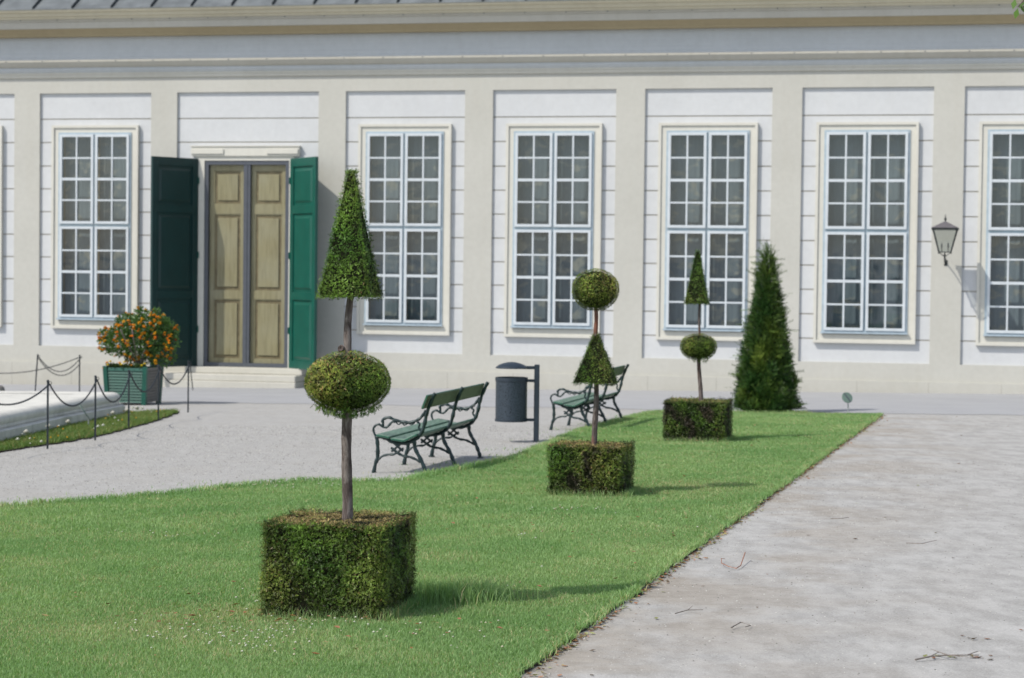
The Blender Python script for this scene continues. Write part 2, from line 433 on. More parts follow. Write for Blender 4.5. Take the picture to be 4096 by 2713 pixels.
def ledge(y): return .061+.2385*(y-9.88)
def resample(pts, step, jit, seed):
    r = random.Random(seed); out = []
    for i in range(len(pts)):
        a, b = Vector(pts[i]), Vector(pts[(i+1) % len(pts)]); L = (b-a).length; k = max(1, int(L/step))
        for j in range(k):
            p = a.lerp(b, j/k); nn = Vector((-(b-a).y, (b-a).x)).normalized()
            p += nn*r.gauss(0, jit)*(1 if j else .2); out.append((p.x, p.y))
    return out
lawn_far = [(5.85, 34.15), (4.7, 34.45), (3.6, 34.6), (2.55, 34.95), (2.2, 34.3), (1.55, 31.9), (1.0, 29.5), (.60, 27.2), (.26, 25.1), (.10, 24.2), (-.16, 23.4),
            (-.42, 22.6), (-.72, 21.9), (-.90, 21.25), (-1.03, 20.75), (-1.5, 20.75), (-2.0, 20.85), (-2.5, 20.25), (-3.0, 19.4), (-3.6, 18.75), (-4.3, 18.05), (-5.4, 17.5), (-8.5, 16.9)]
LAWN = resample([(ledge(3), 3)]+[(ledge(y), y) for y in (10, 18, 26)]+lawn_far+[(-8.5, 3)], .12, .014, 3)
def inpoly(P, poly):
    x, y = P[:, 0], P[:, 1]; c = np.zeros(len(P), bool); q = np.array(poly); n = len(q); j = n-1
    for i in range(n):
        xi, yi = q[i]; xj, yj = q[j]
        if yi != yj:
            c ^= ((yi > y) != (yj > y)) & (x < (xj-xi)*(y-yi)/(yj-yi)+xi)
        j = i
    return c
lawn = sheet('lawn', LAWN, M['turf'], .025, thick=.05, sidemat=M['soil'])
pth = [(ledge(y)+.0, y) for y in np.linspace(3, 34.1, 40)]+[(6.6, 34.0), (9, 33.4), (14, 32.2), (30, 28.5), (30, 3)]
pth = [(x-.02, y) if i < 40 else (x, y) for i, (x, y) in enumerate(pth)]
sheet('path', pth, M['path'], .008)
STRIP = resample([(-6.45, 22.0), (-5.95, 25.4), (-5.55, 27.2), (-5.36, 29.0), (-5.33, 30.6), (-5.28, 32.6), (-5.36, 34.9), (-5.9, 34.4), (-6.3, 33.9), (-6.5, 30), (-6.8, 22.0)], .15, .02, 5)
sheet('grass_verge', STRIP, M['turf'], .02, thick=.03, sidemat=M['soil'])

# ---- grass
def blades(name, P, h, wd, lean, seed, brown=0.0):
    n = len(P); g = rng.uniform(0, 2*PI, n); base = np.column_stack([P, GA*P[:, 0]+GB*P[:, 1]])
    wv = np.column_stack([np.cos(g), np.sin(g), np.zeros(n)])*wd[:, None]*.5
    ln = rng.normal(size=(n, 2))*lean[:, None]*h[:, None]
    tip = base+np.column_stack([ln, h]); mid = base+np.column_stack([ln*.3, h*.6])
    V = np.stack([base-wv, base+wv, mid-wv*.7, mid+wv*.7, tip], 1).reshape(-1, 3)
    F = (np.arange(n)[:, None, None]*5+np.array([[0, 1, 3], [0, 3, 2], [2, 3, 4]])[None]).reshape(-1, 3)
    B3 = np.column_stack([P, np.zeros(n)])
    patch = snoise(B3, 1.1, seed); patch2 = snoise(B3, 3.7, seed+3); r = rng.uniform(size=n)
    a = np.array([.220, .375, .150]); b = np.array([.350, .485, .225]); dry = np.array([.55, .50, .30])
    t = np.clip(.45+.30*patch+.2*patch2+.25*(r-.5), 0, 1)[:, None]
    c = a*(1-t)+b*t
    c *= (1+(rng.uniform(size=n)-.5)*np.where(P[:, 1] > 18, .10, .26))[:, None]
    dm = (rng.uniform(size=n) < np.clip(.06+.10*patch2+brown, .015, .9))[:, None]
    c = np.where(dm, dry*(.6+.6*rng.uniform(size=n))[:, None], c)
    C = np.stack([c*.82, c*.82, c*1.0, c*1.0, c*1.08], 1).reshape(-1, 3)
    return V, F, np.clip(C, 0, 1)
def scatter(x0, x1, y0, y1, dens, poly):
    n = int((x1-x0)*(y1-y0)*dens); P = np.column_stack([rng.uniform(x0, x1, n), rng.uniform(y0, y1, n)])
    P = P[inpoly(P, poly)]
    vis = (np.abs(P[:, 0]) < .2367*P[:, 1]*1.06+.5)
    return P[vis]
T_POS = [(-0.903, 11.90), (0.757, 19.45), (2.368, 27.35)]
def off_boxes(P, margin=0.0):
    k = np.ones(len(P), bool)
    for (bx, by), hw in zip(T_POS, (.31, .33, .38)):
        dx, dy = P[:, 0]-bx, P[:, 1]-by; a = dx*math.cos(ROW)-dy*math.sin(ROW); b = dx*math.sin(ROW)+dy*math.cos(ROW)
        k &= ~((np.abs(a) < hw+margin) & (np.abs(b) < hw+margin))
    return k
GV = []; off = 0
for (y0, y1, dens, hh, ww) in ((8.6, 12, 13500, .018, .0034), (12, 16, 10500, .018, .0040), (16, 22, 6000, .021, .0052), (22, 28, 4200, .020, .007), (28, 35.2, 3200, .020, .009)):
    P = scatter(-8, 6.5, y0, y1, dens, LAWN); P = P[off_boxes(P)]
    n = len(P); B3 = np.column_stack([P, np.zeros(n)])
    # dry patches beside the first hedge blocks
    br = .35*np.exp(-((P[:, 0]+1.75)**2/.5+(P[:, 1]-11.4)**2/.6))+.25*np.exp(-((P[:, 0]-1.5)**2/.8+(P[:, 1]-20.2)**2/.8))
    h = hh*(.65+.7*rng.uniform(size=n))*(1+.22*snoise(B3, 2.0, 2)); tall = rng.uniform(size=n) < .006; h = np.where(tall, h*2.0, h)
    GV.append(blades('g', P, h, ww*(.7+.6*rng.uniform(size=n)), .42+0*h, 1, br))
# overhanging fringe on both edges of the lawn, and long unmown tufts at the foot of the hedges
ys = rng.uniform(8.8, 34, 14000)**1.0; P = np.column_stack([ledge(ys)+rng.normal(size=len(ys))*.022-.01+.015*snoise(np.column_stack([ys*0, ys, ys*0]), 3.0, 5), ys])
GV.append(blades('g', P, .018+.028*rng.uniform(size=len(P)), .0032+.0002*ys, .6+0*ys, 1, .08))
q = np.array(LAWN); q = q[(q[:, 1] > 16) & (q[:, 0] < ledge(q[:, 1])-1.2)]
ii = rng.integers(0, len(q), 16000); P = q[ii]+rng.normal(size=(16000, 2))*np.array([.05, .05])
GV.append(blades('g', P, .03+.03*rng.uniform(size=len(P)), np.full(len(P), .007), .5+0*P[:, 0], 1, .05))
ii = rng.integers(0, len(q), 5000); P = q[ii]+rng.normal(size=(5000, 2))*.3; P = P[snoise(np.column_stack([P, P[:, 0]*0]), 2.5, 4) > .35]
GV.append(blades('g', P, .02+.02*rng.uniform(size=len(P)), np.full(len(P), .007), .7+0*P[:, 0], 1, .1))
for (bx, by), hw in zip(T_POS, (.33, .35, .40)):
    n = 2600; s = rng.uniform(-1, 1, n); e = rng.integers(0, 4, n); a = np.where(e < 2, s*hw, (e*2-5)*hw); b = np.where(e < 2, (e*2-1)*hw, s*hw)
    a += rng.normal(size=n)*.02; b += rng.normal(size=n)*.02
    P = np.column_stack([bx+a*math.cos(ROW)+b*math.sin(ROW), by-a*math.sin(ROW)+b*math.cos(ROW)])
    GV.append(blades('g', P, .035+.05*rng.uniform(size=n)**2, np.full(n, .0038), .4+0*a, 1, .1))
n = 1500; P = np.column_stack([-.30+rng.normal(size=n)*.16, 12.35+rng.normal(size=n)*.13])   # the longer tuft in the shadow
GV.append(blades('g', P, .05+.09*rng.uniform(size=n), np.full(n, .0045), .45+0*P[:, 0], 1, 0))
V = []; F = []; C = []; o_ = 0
for v, f, c in GV: V.append(v); F.append(f+o_); C.append(c); o_ += len(v)
V = np.concatenate(V); V[:, 2] += .024
g = fast_mesh('grass', V, np.concatenate(F), np.concatenate(C), M['blades'])
tag(g, 'short mown green grass covering the lawn with the yews', 'grass', kind='stuff')
P = scatter(-7, -5, 22, 35.2, 3600, STRIP); n = len(P)
v, f, c = blades('g', P, .03+.05*rng.uniform(size=n)**2, np.full(n, .010), .5+np.zeros(n), 2, .12); v[:, 2] += .018
tag(fast_mesh('verge_grass', v, f, c*np.array([.55, .55, .38]), M['blades']), 'rough green grass strip between basin wall and gravel', 'grass', kind='stuff')

# ---- little round flower heads in the grass
def pix2ground(x, y):
    d = fw+rr*((x-1183.5)/5000)-uu*((y-784)/5000)
    nn = Vector((-GA, -GB, 1)); t = -(CAM_H)/(d.dot(nn)); p = Vector((0, 0, CAM_H))+d*t; return p.x, p.y
def puffs(centers, size, cols, squash=.7, seg=6):
    V = []; F = []; C = []
    for (x, y, z), s, c in zip(centers, size, cols):
        b = len(V); V.append((x, y, z+s*squash))
        for k in range(seg): V.append((x+s*math.cos(2*PI*k/seg), y+s*math.sin(2*PI*k/seg), z+s*.1))
        V.append((x, y, z-s*.5))
        for k in range(seg): F.append((b, b+1+k, b+1+(k+1) % seg)); F.append((b+seg+1, b+1+(k+1) % seg, b+1+k))
        C += [c]+[tuple(q*.85 for q in c)]*seg+[tuple(q*.5 for q in c)]
    return np.array(V), np.array(F), np.array(C)
random.seed(21); cen = []; sz = []; cl = []
for (px, py, sx, sy, k) in ((420, 1480, 150, 32, 52), (640, 1485, 70, 26, 34), (560, 1505, 110, 26, 30), (750, 1452, 60, 16, 16), (900, 1470, 170, 28, 26), (380, 1250, 90, 10, 13), (240, 1240, 60, 8, 4),
                            (1290, 1188, 45, 4, 15), (1390, 1194, 30, 6, 8), (1240, 1250, 40, 12, 6), (640, 1134, 50, 6, 22), (760, 1132, 30, 5, 10), (1100, 1500, 140, 30, 12), (1620, 1240, 120, 40, 7),
                            (840, 1360, 300, 60, 14), (1300, 1075, 60, 8, 6), (560, 1400, 60, 20, 9)):
    for _ in range(k):
        x, y = pix2ground(random.gauss(px, sx*.6), random.gauss(py, sy*.6))
        if ledge(y) < x+.1: continue
        cen.append((x, y, gz(x, y)+.026+random.uniform(.018, .032))); sz.append(random.uniform(.004, .0095)*(1+max(0, y-14)*.025)); t = random.random()
        cl.append((.72, .73, .64) if t < .72 else ((.75, .70, .55) if t < .9 else (.42, .30, .2)))
v, f, c = puffs(cen, sz, cl)
tag(fast_mesh('clover_flowers', v, f, c, M['petal']), 'tiny white clover flowers scattered through the lawn', 'flowers', kind='stuff')
cen = []; sz = []; cl = []
for i in range(40):
    y = random.uniform(25.5, 34.5); x = random.uniform(-6.15, -5.45) if y < 33.6 else random.uniform(-6.0, -5.5)
    kk = random.random(); cen.append((x, y, gz(x, y)+random.uniform(.06, .12))); sz.append(random.uniform(.012, .032) if kk < .6 else .015); cl.append((.7, .7, .64) if kk < .6 else (.75, .42, .03))
for (px, py) in ((222, 1112/1.0, ), ):
    pass
for (x, y) in ((-6.18, 28.3), (-6.15, 29.4), (-6.0, 31.9), (-5.95, 32.8), (-5.93, 33.5), (-6.18, 27.0)):
    cen.append((x+.12, y, gz(x, y)+.14)); sz.append(.045); cl.append((.62, .6, .55))
v, f, c = puffs(cen, sz, cl, .9, 8)
tag(fast_mesh('dandelion_clocks', v, f, c, M['petal']), 'pale seed heads and small yellow flowers in the verge beside the basin', 'flowers', kind='stuff')

# ---- leaf litter and pebbles
def leaves_flat(P, z, size, cols, curl=.3):
    n = len(P); g = rng.uniform(0, 2*PI, n); d = np.column_stack([np.cos(g), np.sin(g)]); s = np.column_stack([-d[:, 1], d[:, 0]])
    L = size[:, None]
    def pt(a, b, zz): return np.column_stack([P+d*L*a+s*L*b, GA*P[:, 0]+GB*P[:, 1]+z+zz*size])
    up_ = rng.uniform(0, curl, n)
    v = np.stack([pt(-.5, 0, .05+0*up_), pt(0, -.33, up_), pt(0, .33, up_*.6), pt(.55, 0, .05+up_*.7), pt(0, 0, .02+0*up_)], 1).reshape(-1, 3)
    f = (np.arange(n)[:, None, None]*5+np.array([[0, 1, 4], [0, 4, 2], [4, 1, 3], [4, 3, 2]])[None]).reshape(-1, 3)
    return v, f, np.repeat(cols, 5, 0)
pal = np.array([[.30, .16, .07], [.36, .30, .14], [.22, .12, .06], [.40, .20, .12], [.36, .38, .17], [.12, .085, .05]])
ys = rng.uniform(9, 34, 1700); P1 = np.column_stack([ledge(ys)+.015+np.abs(rng.normal(size=1700))*.055*(.5+np.clip(snoise(np.column_stack([ys*0, ys, ys*0]), 2.2, 1), 0, 2)), ys])
ys = rng.uniform(9.5, 34, 160); P2 = np.column_stack([ledge(ys)+rng.uniform(.05, 5, 160), ys])
P2 = np.concatenate([P2, np.column_stack([rng.normal(2.20, .10, 18), rng.normal(10.42, .04, 18)]), np.column_stack([rng.normal(2.36, .05, 8), rng.normal(11.0, .04, 8)])])
P3 = np.column_stack([rng.normal(-1.35, .30, 50), rng.normal(11.45, .22, 50)]); P3 = P3[off_boxes(P3, .02)]
ys = rng.uniform(10, 32, 230); P4 = np.column_stack([ledge(ys)-rng.uniform(.1, 3.2, 230), ys]); P4 = P4[inpoly(P4, LAWN) & off_boxes(P4, .05)]
v1 = leaves_flat(P1, .012, .012+.030*rng.uniform(size=len(P1)), pal[rng.integers(0, 6, len(P1))])
v2 = leaves_flat(P2, .012, .012+.035*rng.uniform(size=len(P2))**2, pal[rng.integers(0, 6, len(P2))]*.6)
PP = np.concatenate([P3, P4]); v3 = leaves_flat(PP, .055, .018+.026*rng.uniform(size=len(PP)), pal[rng.integers(0, 4, len(PP))]*.8)
V = []; F = []; C = []; o_ = 0
for v, f, c in (v1, v2, v3): V.append(v); F.append(f+o_); C.append(c); o_ += len(v)
tag(fast_mesh('fallen_leaves', np.concatenate(V), np.concatenate(F), np.concatenate(C), M['litter']), 'dry brown leaf litter along the edge of lawn and path', 'leaves', kind='stuff')
def pebbles(P, s, col, dz):
    n = len(P); B = np.column_stack([P, GA*P[:, 0]+GB*P[:, 1]+dz]); o8 = np.array([[1, 0, 0], [0, 1, 0], [-1, 0, 0], [0, -1, 0], [0, 0, .7]])
    v = (B[:, None]+o8[None]*s[:, None, None]*(.6+.8*rng.uniform(size=(n, 5, 1)))).reshape(-1, 3)
    f = (np.arange(n)[:, None, None]*5+np.array([[0, 1, 4], [1, 2, 4], [2, 3, 4], [3, 0, 4]])[None]).reshape(-1, 3)
    return v, f, np.repeat(col, 5, 0)
n = 26000; ys = rng.uniform(9.5, 24, n); P = np.column_stack([ledge(ys)+rng.uniform(.02, 1, n)**1.5*5.5, ys])
n2 = 40000; P_ = np.column_stack([rng.uniform(-7.5, 1.5, n2), rng.uniform(17.6, 31, n2)]); P_ = P_[~inpoly(P_, LAWN)]; P_ = P_[P_[:, 0] < ledge(P_[:, 1])-3.0]
P_ = P_[~inpoly(P_, STRIP)]
PP = np.concatenate([P, P_]); n = len(PP); gcol = (.14+.42*rng.uniform(size=(n, 1)))*np.array([[1, .98, .94]])
v, f, c = pebbles(PP, 0.0022+.0055*rng.uniform(size=n)**4+.00016*np.maximum(0, PP[:, 1]-12), gcol, .007)
tag(fast_mesh('pebbles', v, f, c, M['litter']), 'fine pale grey grit strewn over the gravel paths', 'gravel', kind='stuff')

# ---- twigs on the path
def twig(pxpts, rad, label, mat, side=()):
    pts = []
    x0, y0 = pix2ground(*pxpts[0][:2])
    for (a, b, h) in pxpts:
        x, y = pix2ground(a, b); pts.append((x-x0, y-y0, gz(x, y)-gz(x0, y0)+h+.016))
    mb = MB().tube(pts, [rad*.62*(1-.6*i/len(pts)) for i in range(len(pts))], 6)
    for (i, dx, dy, dz_) in side: mb.tube([pts[i], (pts[i][0]+dx, pts[i][1]+dy, pts[i][2]+dz_)], [rad*.5, rad*.2], 5)
    o = mb.build('twig', mat, loc=(x0, y0, gz(x0, y0))); return tag(o, label, 'twig', 'twigs lying on the path')
M['red_twig'] = simple('red_brown_twig', (.30, .13, .075), .7, var=.3, scale=30)
M['dark_twig'] = simple('dark_twig', (.19, .165, .145), .8, var=.3, scale=30)
twig([(1722, 1300, .05), (1712, 1316, .008), (1702, 1322, .006), (1684, 1319, .01), (1668, 1312, .012), (1667, 1304, .02), (1676, 1302, .012)], .006, 'reddish bent twig with upturned end on the path beside the lawn edge', M['red_twig'])
twig([(2115, 1535, .004), (2150, 1531, .012), (2190, 1529, .014), (2235, 1528, .012), (2262, 1525, .006)], .007, 'long dark twig with bits of leaf near the lower right corner', M['dark_twig'], ((1, .06, .09, .006), (2, -.05, .12, .005), (2, .09, -.07, .004), (3, .07, .08, .006)))
twig([(1560, 1427, .004), (1590, 1421, .01), (1625, 1419, .006)], .005, 'short brown twig just below the reddish one near the turf edge', M['dark_twig'], ((1, .03, .03, .02),))
twig([(1920, 1205, .004), (1945, 1206, .01), (1962, 1203, .006)], .006, 'thin dark twig far up the path, nearest the middle of its width', M['dark_twig'])
twig([(2095, 1262, .004), (2130, 1266, .012), (2165, 1256, .006)], .005, 'slender curved twig on the pale right part of the path', M['dark_twig'])
twig([(1690, 1460, .004), (1712, 1452, .015), (1735, 1455, .005), (1722, 1462, .012)], .006, 'small crooked dark twig on the brown patch of the path', M['dark_twig'])

# ================================================================= YEWS
GREEN_A, GREEN_B, OLIVE, BROWN, DARK = (np.array(k) for k in ([.055, .150, .018], [.150, .270, .042], [.29, .30, .075], [.27, .20, .085], [.016, .034, .012]))
def yew_colour(P, Nn, n, seed, top_brown=.0, bare=0.0, dull=1.0):
    r = rng.uniform(size=n); a = snoise(P, 9, seed); b = snoise(P, 3.4, seed+2)
    t = np.clip(.45+.45*a+.3*(r-.5), 0, 1)[:, None]; c = GREEN_A*(1-t)+GREEN_B*t
    m = np.clip(.16+.30*b+.5*(rng.uniform(size=n)-.5), 0, 1)[:, None]; c = c*(1-m)+OLIVE*m
    br = (rng.uniform(size=n) < np.clip(top_brown*np.clip(Nn[:, 2], 0, 1)**2*.85+.02+.07*b+bare*.5, 0, .9))[:, None]
    c = np.where(br, BROWN*(.55+.8*rng.uniform(size=n))[:, None], c)
    return c*(.75+.5*rng.uniform(size=n))[:, None]*dull
def sample_box(n, hx, hy, h):
    A = np.array([2*hy*h, 2*hy*h, 2*hx*h, 2*hx*h, 4*hx*hy]); e = rng.choice(5, n, p=A/A.sum())
    a = rng.uniform(-1, 1, n); b = rng.uniform(0, 1, n); P = np.zeros((n, 3)); Q = np.zeros((n, 3))
    for k, (sx) in enumerate((-1, 1)):
        m = e == k; P[m] = np.column_stack([np.full(m.sum(), sx*hx), a[m]*hy, b[m]*h]); Q[m, 0] = sx
        m = e == 2+k; P[m] = np.column_stack([a[m]*hx, np.full(m.sum(), sx*hy), b[m]*h]); Q[m, 1] = sx
    m = e == 4; P[m] = np.column_stack([a[m]*hx, (b[m]*2-1)*hy, np.full(m.sum(), h)]); Q[m, 2] = 1
    # round the edges a little
    return P, nrm(Q+.0*P)
def sample_ball(n, rx, rz):
    Q = nrm(rng.normal(size=(n, 3))); P = Q*np.array([rx, rx, rz]); return P, nrm(Q/np.array([rx, rx, rz]))
def sample_pyramid(n, b, t, h, tilt=0.0):
    z = h*(1-np.sqrt(rng.uniform(size=n)*(1-(t/b)**2)+(t/b)**2)*1.0); z = np.clip((b-(b-z/h*(b)))*0+z*b/(b-t+1e-6), 0, h)
    hw = b+(t-b)*z/h; e = rng.integers(0, 4, n); s = rng.uniform(-1, 1, n)
    P = np.zeros((n, 3)); Q = np.zeros((n, 3)); sl_ = (b-t)/h
    for k in range(4):
        m = e == k; ax, sg = k//2, (k % 2)*2-1
        P[m, ax] = sg*hw[m]; P[m, 1-ax] = s[m]*hw[m]; P[m, 2] = z[m]; Q[m, ax] = sg; Q[m, 2] = sl_
    m = rng.uniform(size=n) < .10       # underside
    P[m] = np.column_stack([rng.uniform(-1, 1, m.sum())*b, rng.uniform(-1, 1, m.sum())*b, np.zeros(m.sum())]); Q[m] = (0, 0, -1)
    return P, nrm(Q)
def grid_core(fn, name, parent, nu=16):
    pass
def core(kind, dims, parent, cz):
    mb = MB()
    if kind == 'box':
        hx, hy, h = dims; i_ = .035; n = 10
        def face(fn):
            V = [fn(i/n*2-1, j/n*2-1) for j in range(n+1) for i in range(n+1)]
            V = [tuple(Vector(v)*1.0+Vector((random.gauss(0, .006), random.gauss(0, .006), random.gauss(0, .006)))) for v in V]
            mb.add(V, [(j*(n+1)+i, j*(n+1)+i+1, (j+1)*(n+1)+i+1, (j+1)*(n+1)+i) for j in range(n) for i in range(n)])
        X, Y, Z = hx-i_, hy-i_, h-.02
        face(lambda a, b: (X, a*Y, (b+1)/2*Z)); face(lambda a, b: (-X, a*Y, (b+1)/2*Z)); face(lambda a, b: (a*X, Y, (b+1)/2*Z)); face(lambda a, b: (a*X, -Y, (b+1)/2*Z)); face(lambda a, b: (a*X, b*Y, Z))
    elif kind == 'ball':
        rx, rz = dims; rx -= .03; rz -= .03; mb.lathe([(max(.001, rx*math.sin(PI*k/12)), -rz*math.cos(PI*k/12)) for k in range(13)], 20)
    else:
        b, t, h = dims; b -= .018; t = max(.006, t-.013); mb.add([(-b, -b, .015), (b, -b, .015), (b, b, .015), (-b, b, .015), (-t, -t, h-.02), (t, -t, h-.02), (t, t, h-.02), (-t, t, h-.02)], [(0, 3, 2, 1), (4, 5, 6, 7), (0, 1, 5, 4), (1, 2, 6, 5), (2, 3, 7, 6), (3, 0, 4, 7)])
    o = mb.build('gap_shade_core', M['core'], parent); return o  # solid near-black core; shade between the sprigs put into its colour
def foliage_part(name, kind, dims, root, cz, dens, L, seed, top_brown=0, dull=1.0, holes=0.0, cx_=0.0, cy_=0.0, wisps=0, patchy=-9.0):
    if kind == 'box': hx, hy, h = dims; area = 4*(hx+hy)*h+4*hx*hy
    elif kind == 'ball': area = 4*PI*dims[0]*(dims[0]+dims[1])/2
    else: area = 4*dims[0]*2*dims[2]*.6+4*dims[0]**2
    n = int(area*dens)
    P, Q = (sample_box(n, *dims) if kind == 'box' else sample_ball(n, *dims) if kind == 'ball' else sample_pyramid(n, *dims))
    amp = .011 if kind == 'box' else .005
    dsp = amp*snoise(P, 11, seed)+amp*.7*snoise(P, 30, seed+1)
    if True:   # gather the sprigs into tufts with dark gaps between
        m_ = max(1, n//6); ci = rng.integers(0, m_, n); same = (Q[ci]*Q).sum(1) > .9
        near = P[ci]; near = np.where(same[:, None], near, P); tj = rng.normal(size=(n, 3))*L*.33; tj -= Q*(tj*Q).sum(1, keepdims=True)
        P = near+tj; Q = np.where(same[:, None], Q[ci], Q); tb = rng.uniform(.40, 1.40, m_)[ci]
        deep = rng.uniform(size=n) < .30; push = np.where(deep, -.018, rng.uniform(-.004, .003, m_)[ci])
    if kind == 'box':   # round the corners in
        e = np.clip((np.abs(P[:, 0])-hx+.04)/.04, 0, 1)*np.clip((np.abs(P[:, 1])-hy+.04)/.04, 0, 1)
        P = P-Q*(e*.014)[:, None]
    P = P+Q*(dsp-.014+push)[:, None]
    hole = snoise(P, 7.5, seed+4)+.6*snoise(P, 19, seed+5)
    if holes: keep = (hole < 1.75-holes*(1-np.clip(P[:, 2]/dims[-1], 0, 1)*.6)) | (Q[:, 2] > .8); P, Q = P[keep], Q[keep]; dsp = dsp[keep]; hole = hole[keep]; tb = tb[keep]; deep = deep[keep]
    n = len(P); c = yew_colour(P, Q, n, seed, top_brown, 0, dull)
    bp_ = np.clip((hole+patchy-1.0)*2.2, 0, 1)[:, None]*(Q[:, 2:3] < .8); c = c*(1-bp_)+bp_*np.array([.060, .048, .034])*(.5+rng.uniform(size=(n, 1)))
    depth = np.clip(.55+dsp/amp*.45, .25, 1.2)[:, None]; c = c*(.35+.65*depth)*np.where(deep, .35, tb)[:, None]  # deeper sprigs darkened: shade of the gaps put into the needle colour
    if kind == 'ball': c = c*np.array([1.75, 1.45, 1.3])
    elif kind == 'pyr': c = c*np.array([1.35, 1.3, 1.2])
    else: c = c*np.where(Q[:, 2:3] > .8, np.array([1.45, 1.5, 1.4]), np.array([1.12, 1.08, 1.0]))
    if kind != 'pyr': c = c*np.clip(.42+.90*(P[:, 2:3]-P[:, 2].min())/(np.ptp(P[:, 2])*.6), .5, 1.1)  # darker low, lighter high: top-lit shading put into the needle colour
    LL = L*(.75+.5*rng.uniform(size=n)); LL = np.where(Q[:, 2] > .8, LL*.75, LL)
    v, f, cc = sprigs(P, Q, LL, c, 3, .42, .18, .5, .15)
    if wisps:
        k = wisps; a = rng.uniform(0, 2*PI, k); rr_ = dims[0]*.75*np.sqrt(rng.uniform(size=k))
        if kind == 'ball': Pw = np.column_stack([rr_*np.cos(a), rr_*np.sin(a), -dims[1]*np.sqrt(np.clip(1-(rr_/dims[0])**2, 0, 1))]); Qw = np.tile([0, 0, -1.], (k, 1))
        else: s = rng.uniform(-1, 1, k); Pw = np.column_stack([dims[1]*s, dims[1]*rng.uniform(-1, 1, k), np.full(k, dims[2]-.02)]); Qw = np.tile([0, 0, 1.], (k, 1))
        v2, f2, c2 = sprigs(Pw, Qw, L*(1.2+1.4*rng.uniform(size=k)), yew_colour(Pw, Qw, k, seed, 0, 0, dull*.9), 5, 1.3, 0, .4, .12)
        f2 = f2+len(v); v = np.concatenate([v, v2]); f = np.concatenate([f, f2]); cc = np.concatenate([cc, c2])
    o = fast_mesh(name, v, f, cc, M['needles'], root); o.location = (cx_, cy_, cz)
    core(kind, dims, o, cz)
    return o
def wob_trunk(root, z0, z1, r0_, r1_, x0=0, x1=0, name='trunk', seed=0):
    r = random.Random(seed); n = 14; pts = []; rad = []
    for i in range(n+1):
        t = i/n; pts.append((x0+(x1-x0)*t+.006*math.sin(5*t+seed), .005*math.sin(4*t+2*seed), z0+(z1-z0)*t)); rad.append((r0_+(r1_-r0_)*t)*(1+r.uniform(-.06, .06)))
    return MB().tube(pts, rad, 14).build(name, M['bark'], root, smooth=True)

def place(x, y, dz=0): return (x, y, gz(x, y)+dz)
# first topiary: block, flattened ball, tall pyramid
t1 = empty('topiary_yew', place(*T_POS[0], .02), -ROW, 'tallest clipped yew in front, square block below flattened ball and long pyramid', 'topiary', 'yews clipped into stacked shapes')
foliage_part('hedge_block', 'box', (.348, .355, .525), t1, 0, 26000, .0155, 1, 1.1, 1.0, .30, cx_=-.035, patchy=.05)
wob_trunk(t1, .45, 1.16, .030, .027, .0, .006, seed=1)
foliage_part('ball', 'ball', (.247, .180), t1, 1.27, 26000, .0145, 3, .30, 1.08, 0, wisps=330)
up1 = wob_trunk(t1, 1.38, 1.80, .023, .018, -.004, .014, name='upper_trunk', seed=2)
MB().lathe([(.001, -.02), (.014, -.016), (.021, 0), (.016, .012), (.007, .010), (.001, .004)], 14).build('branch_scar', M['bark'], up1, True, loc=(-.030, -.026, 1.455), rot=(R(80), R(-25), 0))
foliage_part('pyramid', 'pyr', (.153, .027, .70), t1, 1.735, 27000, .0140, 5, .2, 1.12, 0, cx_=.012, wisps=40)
# second topiary
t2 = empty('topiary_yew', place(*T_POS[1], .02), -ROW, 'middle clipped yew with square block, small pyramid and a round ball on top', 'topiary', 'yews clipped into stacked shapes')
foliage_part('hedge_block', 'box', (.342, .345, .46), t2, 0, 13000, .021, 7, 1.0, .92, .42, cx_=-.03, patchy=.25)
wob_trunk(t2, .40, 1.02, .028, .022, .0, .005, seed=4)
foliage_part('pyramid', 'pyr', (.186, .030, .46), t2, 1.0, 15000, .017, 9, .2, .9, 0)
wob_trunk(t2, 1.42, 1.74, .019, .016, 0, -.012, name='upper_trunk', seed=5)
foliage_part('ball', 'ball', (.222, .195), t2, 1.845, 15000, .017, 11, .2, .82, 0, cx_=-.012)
# third topiary
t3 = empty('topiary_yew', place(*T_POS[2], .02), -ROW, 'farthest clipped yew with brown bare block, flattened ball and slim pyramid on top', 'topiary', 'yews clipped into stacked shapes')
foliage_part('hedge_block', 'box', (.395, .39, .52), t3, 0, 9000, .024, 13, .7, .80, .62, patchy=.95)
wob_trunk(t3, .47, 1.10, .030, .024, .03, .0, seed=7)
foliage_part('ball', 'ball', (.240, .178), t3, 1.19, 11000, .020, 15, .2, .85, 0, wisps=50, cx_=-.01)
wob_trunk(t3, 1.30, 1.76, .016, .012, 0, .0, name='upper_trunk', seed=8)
foliage_part('pyramid', 'pyr', (.150, .028, .68), t3, 1.73, 13000, .018, 17, .1, .85, 0, cx_=-.035)

